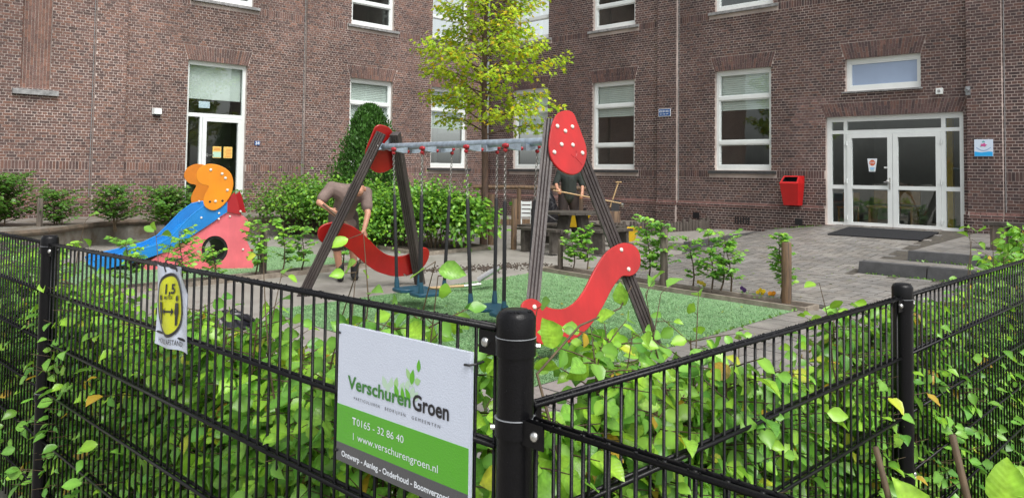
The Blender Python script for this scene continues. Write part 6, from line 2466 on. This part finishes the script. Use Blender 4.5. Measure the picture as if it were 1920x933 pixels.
for i, (px_, h, w, n, lb) in enumerate(((-9.1, 1.02, .42, 620, 'big dark sapling bush at the far left edge'), (-8.3, .78, .3, 200, 'low sapling beside the pale stake far left'), (-7.55, .86, .30, 260, 'solitary sapling below the left pilaster'), (-6.75, .90, .36, 420, 'dense sapling bush left of the orange panels'),
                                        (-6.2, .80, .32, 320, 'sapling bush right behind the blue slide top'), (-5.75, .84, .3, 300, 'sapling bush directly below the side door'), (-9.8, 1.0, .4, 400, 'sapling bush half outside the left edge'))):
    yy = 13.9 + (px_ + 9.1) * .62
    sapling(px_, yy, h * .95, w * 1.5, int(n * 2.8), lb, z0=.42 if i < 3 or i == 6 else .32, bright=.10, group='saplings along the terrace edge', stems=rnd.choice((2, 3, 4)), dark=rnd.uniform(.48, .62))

# pansies
for i, (x, y, cl, lb) in enumerate(((3.07, 10.28, (.05, .015, .10), 'dark purple'), (3.20, 10.12, (.75, .55, .01), 'yellow'), (3.32, 10.02, (.8, .33, .02), 'orange'), (1.78, 11.55, (.05, .02, .10), 'small purple'), (2.62, 10.75, (.75, .6, .05), 'small pale yellow'))):
    z = hB(y) + .03
    t = thing('pansy', (x, y, z), '%s pansy in the soil strip by the turf' % lb, 'flower', 'pansies in the soil strip')
    mb = MB()
    for k in range(7):
        a_ = rnd.uniform(0, 6.28)
        p = Vector((x + .05 * math.cos(a_), y + .05 * math.sin(a_), z + rnd.uniform(.05, .10)))
        mb.tube([(x, y, z - .02), p], .002, 4)
    build('stem', mb, M['beech_leaf'], parent=t)
    LPp = [Vector((x + rnd.gauss(0, .05), y + rnd.gauss(0, .05), z + rnd.uniform(.01, .05))) for _ in range(14)]
    leaf_cloud('leaf', LPp, [(rnd.gauss(0, 1), rnd.gauss(0, 1), .2) for _ in LPp], [(0, -.3, 1)] * 14, [.04] * 14, OVAL, [(.8, .9, .9)] * 14, M['beech_leaf'], t, kind='stuff')
    for k in range(4):
        c = Vector((x + rnd.gauss(0, .035), y + rnd.gauss(0, .035), z + rnd.uniform(.07, .11)))
        mb = MB()
        for q in range(5):
            a_ = q * 1.2566 + .3
            ctr = c + Vector((math.cos(a_) * .014, -.004, math.sin(a_) * .014))
            pts = [ctr + Vector((math.cos(b_) * .014, -.004 * math.cos(b_ * 2), math.sin(b_) * .014)) for b_ in [j * .785 for j in range(8)]]
            mb.add(pts, [tuple(range(8))], col=cl)
        build('blossom', mb, M['petal'], parent=t)


# ---------------------------------------------------------------- shrubs, conifer and maple
def shrub(x, y, z, rx, ry, h, n, label, size=(.055, .09), tone=1.0, clumps=26):
    h *= .9
    r = thing('shrub', (x, y, z), label, 'shrub', 'shrubs in the bed')
    mb = MB()
    for k in range(9):
        a_ = k * .7
        mb.tube([(x + .08 * math.cos(a_), y + .08 * math.sin(a_), z - .05), (x + rx * .35 * math.cos(a_), y + ry * .35 * math.sin(a_), z + h * .45), (x + rx * .75 * math.cos(a_), y + ry * .75 * math.sin(a_), z + h * .8)], [.014, .009, .003], 5, cap=False)
    build('stems', mb, M['twig'], parent=r)
    P, D, N, S, C_ = [], [], [], [], []
    cl = []
    for k in range(clumps):
        u_ = rnd.uniform(-.15, 1)
        a_ = rnd.uniform(0, 6.283)
        q = math.sqrt(max(0, 1 - u_ * u_))
        cl.append((Vector((x + rx * q * math.cos(a_) * .82, y + ry * q * math.sin(a_) * .82, z + h * .5 + h * .45 * u_)), rnd.uniform(.75, 1.2)))
    cx = Vector((x, y, z + h * .45))
    for i in range(int(n * 1.7)):
        c, tn = rnd.choice(cl)
        sp_ = .20 * (rx + h) / 1.6 * tn
        p = c + Vector((rnd.gauss(0, sp_), rnd.gauss(0, sp_), rnd.gauss(0, sp_ * .8)))
        if p.z < z + .02:
            p.z = z + .02 + rnd.random() * .1
        o_ = (p - cx)
        o_.normalize()
        P.append(p); D.append(o_ * .5 + Vector((rnd.gauss(0, .6), rnd.gauss(0, .6), -.25 + rnd.gauss(0, .4))))
        N.append(o_ * .6 + Vector((rnd.gauss(0, .3), rnd.gauss(0, .3), .7)))
        S.append(rnd.uniform(*size))
        f = (p.z - z) / h
        t = rnd.choice(((1, 1, 1), (.8, .92, .9), (1.2, 1.15, .9), (.65, .8, .8), (1.5, 1.35, .8)))
        C_.append(tuple(v * tone * tn for v in t))
    leaf_cloud('foliage', P, D, N, S, BEECH_LO, C_, M['shrub_leaf'], r, kind='stuff')


shrub(-4.85, 17.3, .30, .75, .6, 1.05, 1500, 'dark green shrub at the right of the side door', tone=.85)
shrub(-4.15, 16.9, .20, .70, .55, 1.15, 1600, 'green shrub directly behind the bent worker', tone=.95)
shrub(-3.3, 16.6, .15, .7, .55, 1.25, 1500, 'green shrub in front of the conifer', tone=.95)
shrub(-2.75, 15.6, .12, .65, .5, 1.20, 1700, 'bright green shrub right of the bent worker', tone=1.15)
shrub(-2.1, 15.2, .12, .65, .5, 1.25, 1800, 'bright green shrub behind the left swing chains', tone=1.2)
shrub(-1.45, 14.95, .12, .55, .45, 1.20, 1500, 'bright green shrub in the middle of the bed', tone=1.15)
shrub(-.88, 15.0, .12, .48, .42, 1.02, 900, 'large-leaved shrub left of the maple trunk', size=(.08, .125), tone=1.05)
shrub(-2.9, 14.9, .12, .45, .35, .55, 600, 'low green shrub at the front of the bed beside the worker', tone=1.1)
shrub(-3.75, 18.3, .4, .5, .45, 1.35, 900, 'dark climbing shrub against the wall left of the conifer', tone=.75)

cf = thing('conifer', (-3.35, 18.2, .3), 'dense dark green cone-shaped conifer in front of the left wing', 'tree')
build('trunk', MB().tube([(-3.35, 18.2, .2), (-3.35, 18.2, 1.5), (-3.33, 18.2, 2.9)], [.07, .05, .012], 8), M['bark'], parent=cf)
P, D, N, S, C_ = [], [], [], [], []
for i in range(13000):
    f = rnd.random() ** .8
    z = .35 + f * 2.78
    rr = 1.0 * (1 - f) ** .50 * (.86 + .14 * math.sin(30 * f + i % 7)) + .02
    a_ = rnd.uniform(0, 6.283)
    lump = 1 + .13 * math.sin(3 * a_ + 9 * f) + .11 * math.sin(7 * a_ - 23 * f) + .10 * math.sin(11 * a_ + 41 * f) + rnd.choice((0, 0, 0, .1))
    q = rr * lump * math.sqrt(rnd.uniform(.45, 1.05))
    P.append((-3.34 + q * math.cos(a_), 18.2 + q * math.sin(a_), z))
    D.append((math.cos(a_) * .6 + rnd.gauss(0, .35), math.sin(a_) * .6 + rnd.gauss(0, .35), .9))
    N.append((math.cos(a_) + rnd.gauss(0, .4), math.sin(a_) + rnd.gauss(0, .4), .3))
    S.append(rnd.uniform(.05, .10))
    k = rnd.uniform(.6, 1.35)
    C_.append((k, k, k * .9))
leaf_cloud('crown', P, D, N, S, OVAL, C_, M['conifer_leaf'], cf, kind='stuff')

mp = thing('maple_tree', (-.55, 15.6, hB(15.6)), 'young maple tree with layered yellow-green crown in front of the corner', 'tree')
TX, TY = -.55, 15.6
tz = lambda z: (TX + .03 * math.sin(z * 1.3), TY + .02 * math.cos(z))
zz_ = [0.05, 1.0, 2.0, 3.0, 4.2, 5.4, 6.6, 7.6]
build('trunk', MB().tube([(*tz(z), z) for z in zz_], [.082, .072, .066, .056, .043, .030, .018, .006], 10), M['bark'], parent=mp, smooth=True)
bm = MB()
P, D, N, S, C_ = [], [], [], [], []


def maple_spray(p, q, tone):
    L = (q - p).length
    k = int(L / .0205)
    dr = (q - p).normalized()
    sv = dr.cross(Vector((0, 0, 1))).normalized()
    for i in range(k):
        f = rnd.uniform(.12, 1.06)
        c = p.lerp(q, f) + sv * rnd.gauss(0, .075 + .05 * (1 - f)) + Vector((0, 0, rnd.gauss(-.02, .072)))
        sg = rnd.choice((-1, 1))
        P.append(c)
        D.append(dr * .6 + sv * sg * .8 + Vector((0, 0, -.55 + rnd.gauss(0, .3))))
        N.append(Vector((rnd.gauss(0, .35), rnd.gauss(-.28, .35), .85)))
        S.append(rnd.uniform(.085, .135))
        r_ = rnd.random()
        if r_ < .10:
            t = (1.45, .88, .7)
        elif r_ < .45:
            t = (1.1, 1.05, .9)
        elif r_ < .75:
            t = (.85, .97, .9)
        else:
            t = (.68, .88, .85)
        C_.append(tuple(v * tone for v in t))


nb = 84
for i in range(nb):
    f = i / (nb - 1)
    z = 2.35 + f * 4.9
    a_ = i * 2.39996 + rnd.uniform(-.25, .25)
    L = (1.45 - .25 * abs(f - .3)) * (1 - .70 * f ** 1.6) * rnd.uniform(.66, 1.12)
    x0, y0 = tz(z)
    p0 = Vector((x0, y0, z))
    rise = .40 + .60 * f + rnd.uniform(-.22, .22)
    hd_ = Vector((math.cos(a_), math.sin(a_), 0))
    pm = p0 + hd_ * L * .5 + Vector((0, 0, L * .5 * rise * 1.15))
    pe = p0 + hd_ * L + Vector((0, 0, L * rise * .80))
    bm.tube([p0, pm, pe], [.017 - .009 * f, .010 - .004 * f, .003], 6, cap=False)
    tone = rnd.uniform(.82, 1.15) * (.80 + .28 * f)
    maple_spray(p0.lerp(pm, .45), pm, tone)
    maple_spray(pm, pe + (pe - pm) * .12, tone)
    nsub = 5 if L > 1 else 4
    for k in range(nsub):
        g = .28 + .68 * (k + rnd.random() * .6) / nsub
        b0 = p0.lerp(pm, g * 2) if g < .5 else pm.lerp(pe, g * 2 - 1)
        sg = 1 if k % 2 else -1
        sv = hd_.cross(Vector((0, 0, 1))) * sg
        l2 = L * rnd.uniform(.28, .46) * (1.25 - g * .6)
        b1 = b0 + (hd_ * .72 + sv * .72).normalized() * l2 + Vector((0, 0, rnd.uniform(-.02, .22) * l2))
        bm.tube([b0, b1], [.006, .002], 5, cap=False)
        maple_spray(b0.lerp(b1, .15), b1 + (b1 - b0) * .1, tone * rnd.uniform(.9, 1.1))
build('branches', bm, M['bark'], parent=mp, smooth='all')
leaf_cloud('crown', P, D, N, S, MAPLE, C_, M['maple_leaf'], mp, kind='stuff')
print('maple leaves', len(P))

# ---------------------------------------------------------------- small litter: fallen leaves, weeds in the joints
P, D, N, S, C_ = [], [], [], [], []
for i in range(260):
    k = rnd.random()
    if k < .5:
        q = TK - u2 * rnd.uniform(-2.0, 4.4) - v2 * rnd.uniform(-.1, 4.8)
        z = hB(q.y) + .03
    else:
        s_, t_ = rnd.uniform(10.2, 14.0), rnd.uniform(.2, 7.6)
        q = WR(s_, t_, 0)
        z = pave(s_, t_) + .018
    P.append((q.x, q.y, z)); a_ = rnd.uniform(0, 6.28)
    D.append((math.cos(a_), math.sin(a_), rnd.uniform(-.1, .2))); N.append((rnd.gauss(0, .25), rnd.gauss(0, .25), 1))
    S.append(rnd.uniform(.018, .05)); C_.append(rnd.choice(((1.6, .9, .6), (1.0, .9, .7), (.55, .35, .3), (1.5, 1.2, .8), (1.3, .6, .4))))
o = leaf_cloud('fallen_leaves', P, D, N, S, BEECH_LO, C_, M['beech_leaf'], None, kind='stuff')
props(o, 'scattered small fallen leaves on the turf and paving', 'leaves')
P, D, N, S, C_ = [], [], [], [], []
for i in range(520):
    k = rnd.random()
    if k < .35:
        q = WR(rnd.uniform(13.7, 17), 4.78 + rnd.gauss(0, .02), .1)
    elif k < .55:
        q = WR(rnd.uniform(14.1, 17), 4.02 + rnd.gauss(0, .02), .29)
    elif k < .8:
        s_ = rnd.choice((rnd.uniform(9.9, 11), rnd.uniform(13.9, 16)))
        q = WR(s_, .08 + abs(rnd.gauss(0, .04)), pave(s_, .1) if s_ < 12 else .55)
    else:
        q = TK + u2 * rnd.uniform(.03, .07) - v2 * rnd.uniform(0, 4)
        q = Vector((q.x, q.y, .02))
    P.append(q); a_ = rnd.uniform(0, 6.28)
    D.append((math.cos(a_), math.sin(a_), 1.2)); N.append((rnd.gauss(0, 1), rnd.gauss(0, 1), .3))
    S.append(rnd.uniform(.015, .06)); kk = rnd.uniform(.6, 1.1); C_.append((kk, kk, kk))
o = leaf_cloud('joint_weeds', P, D, N, S, OVAL, C_, M['shrub_leaf'], None, kind='stuff')
props(o, 'small green weeds growing in the joints of steps and paving', 'weeds')
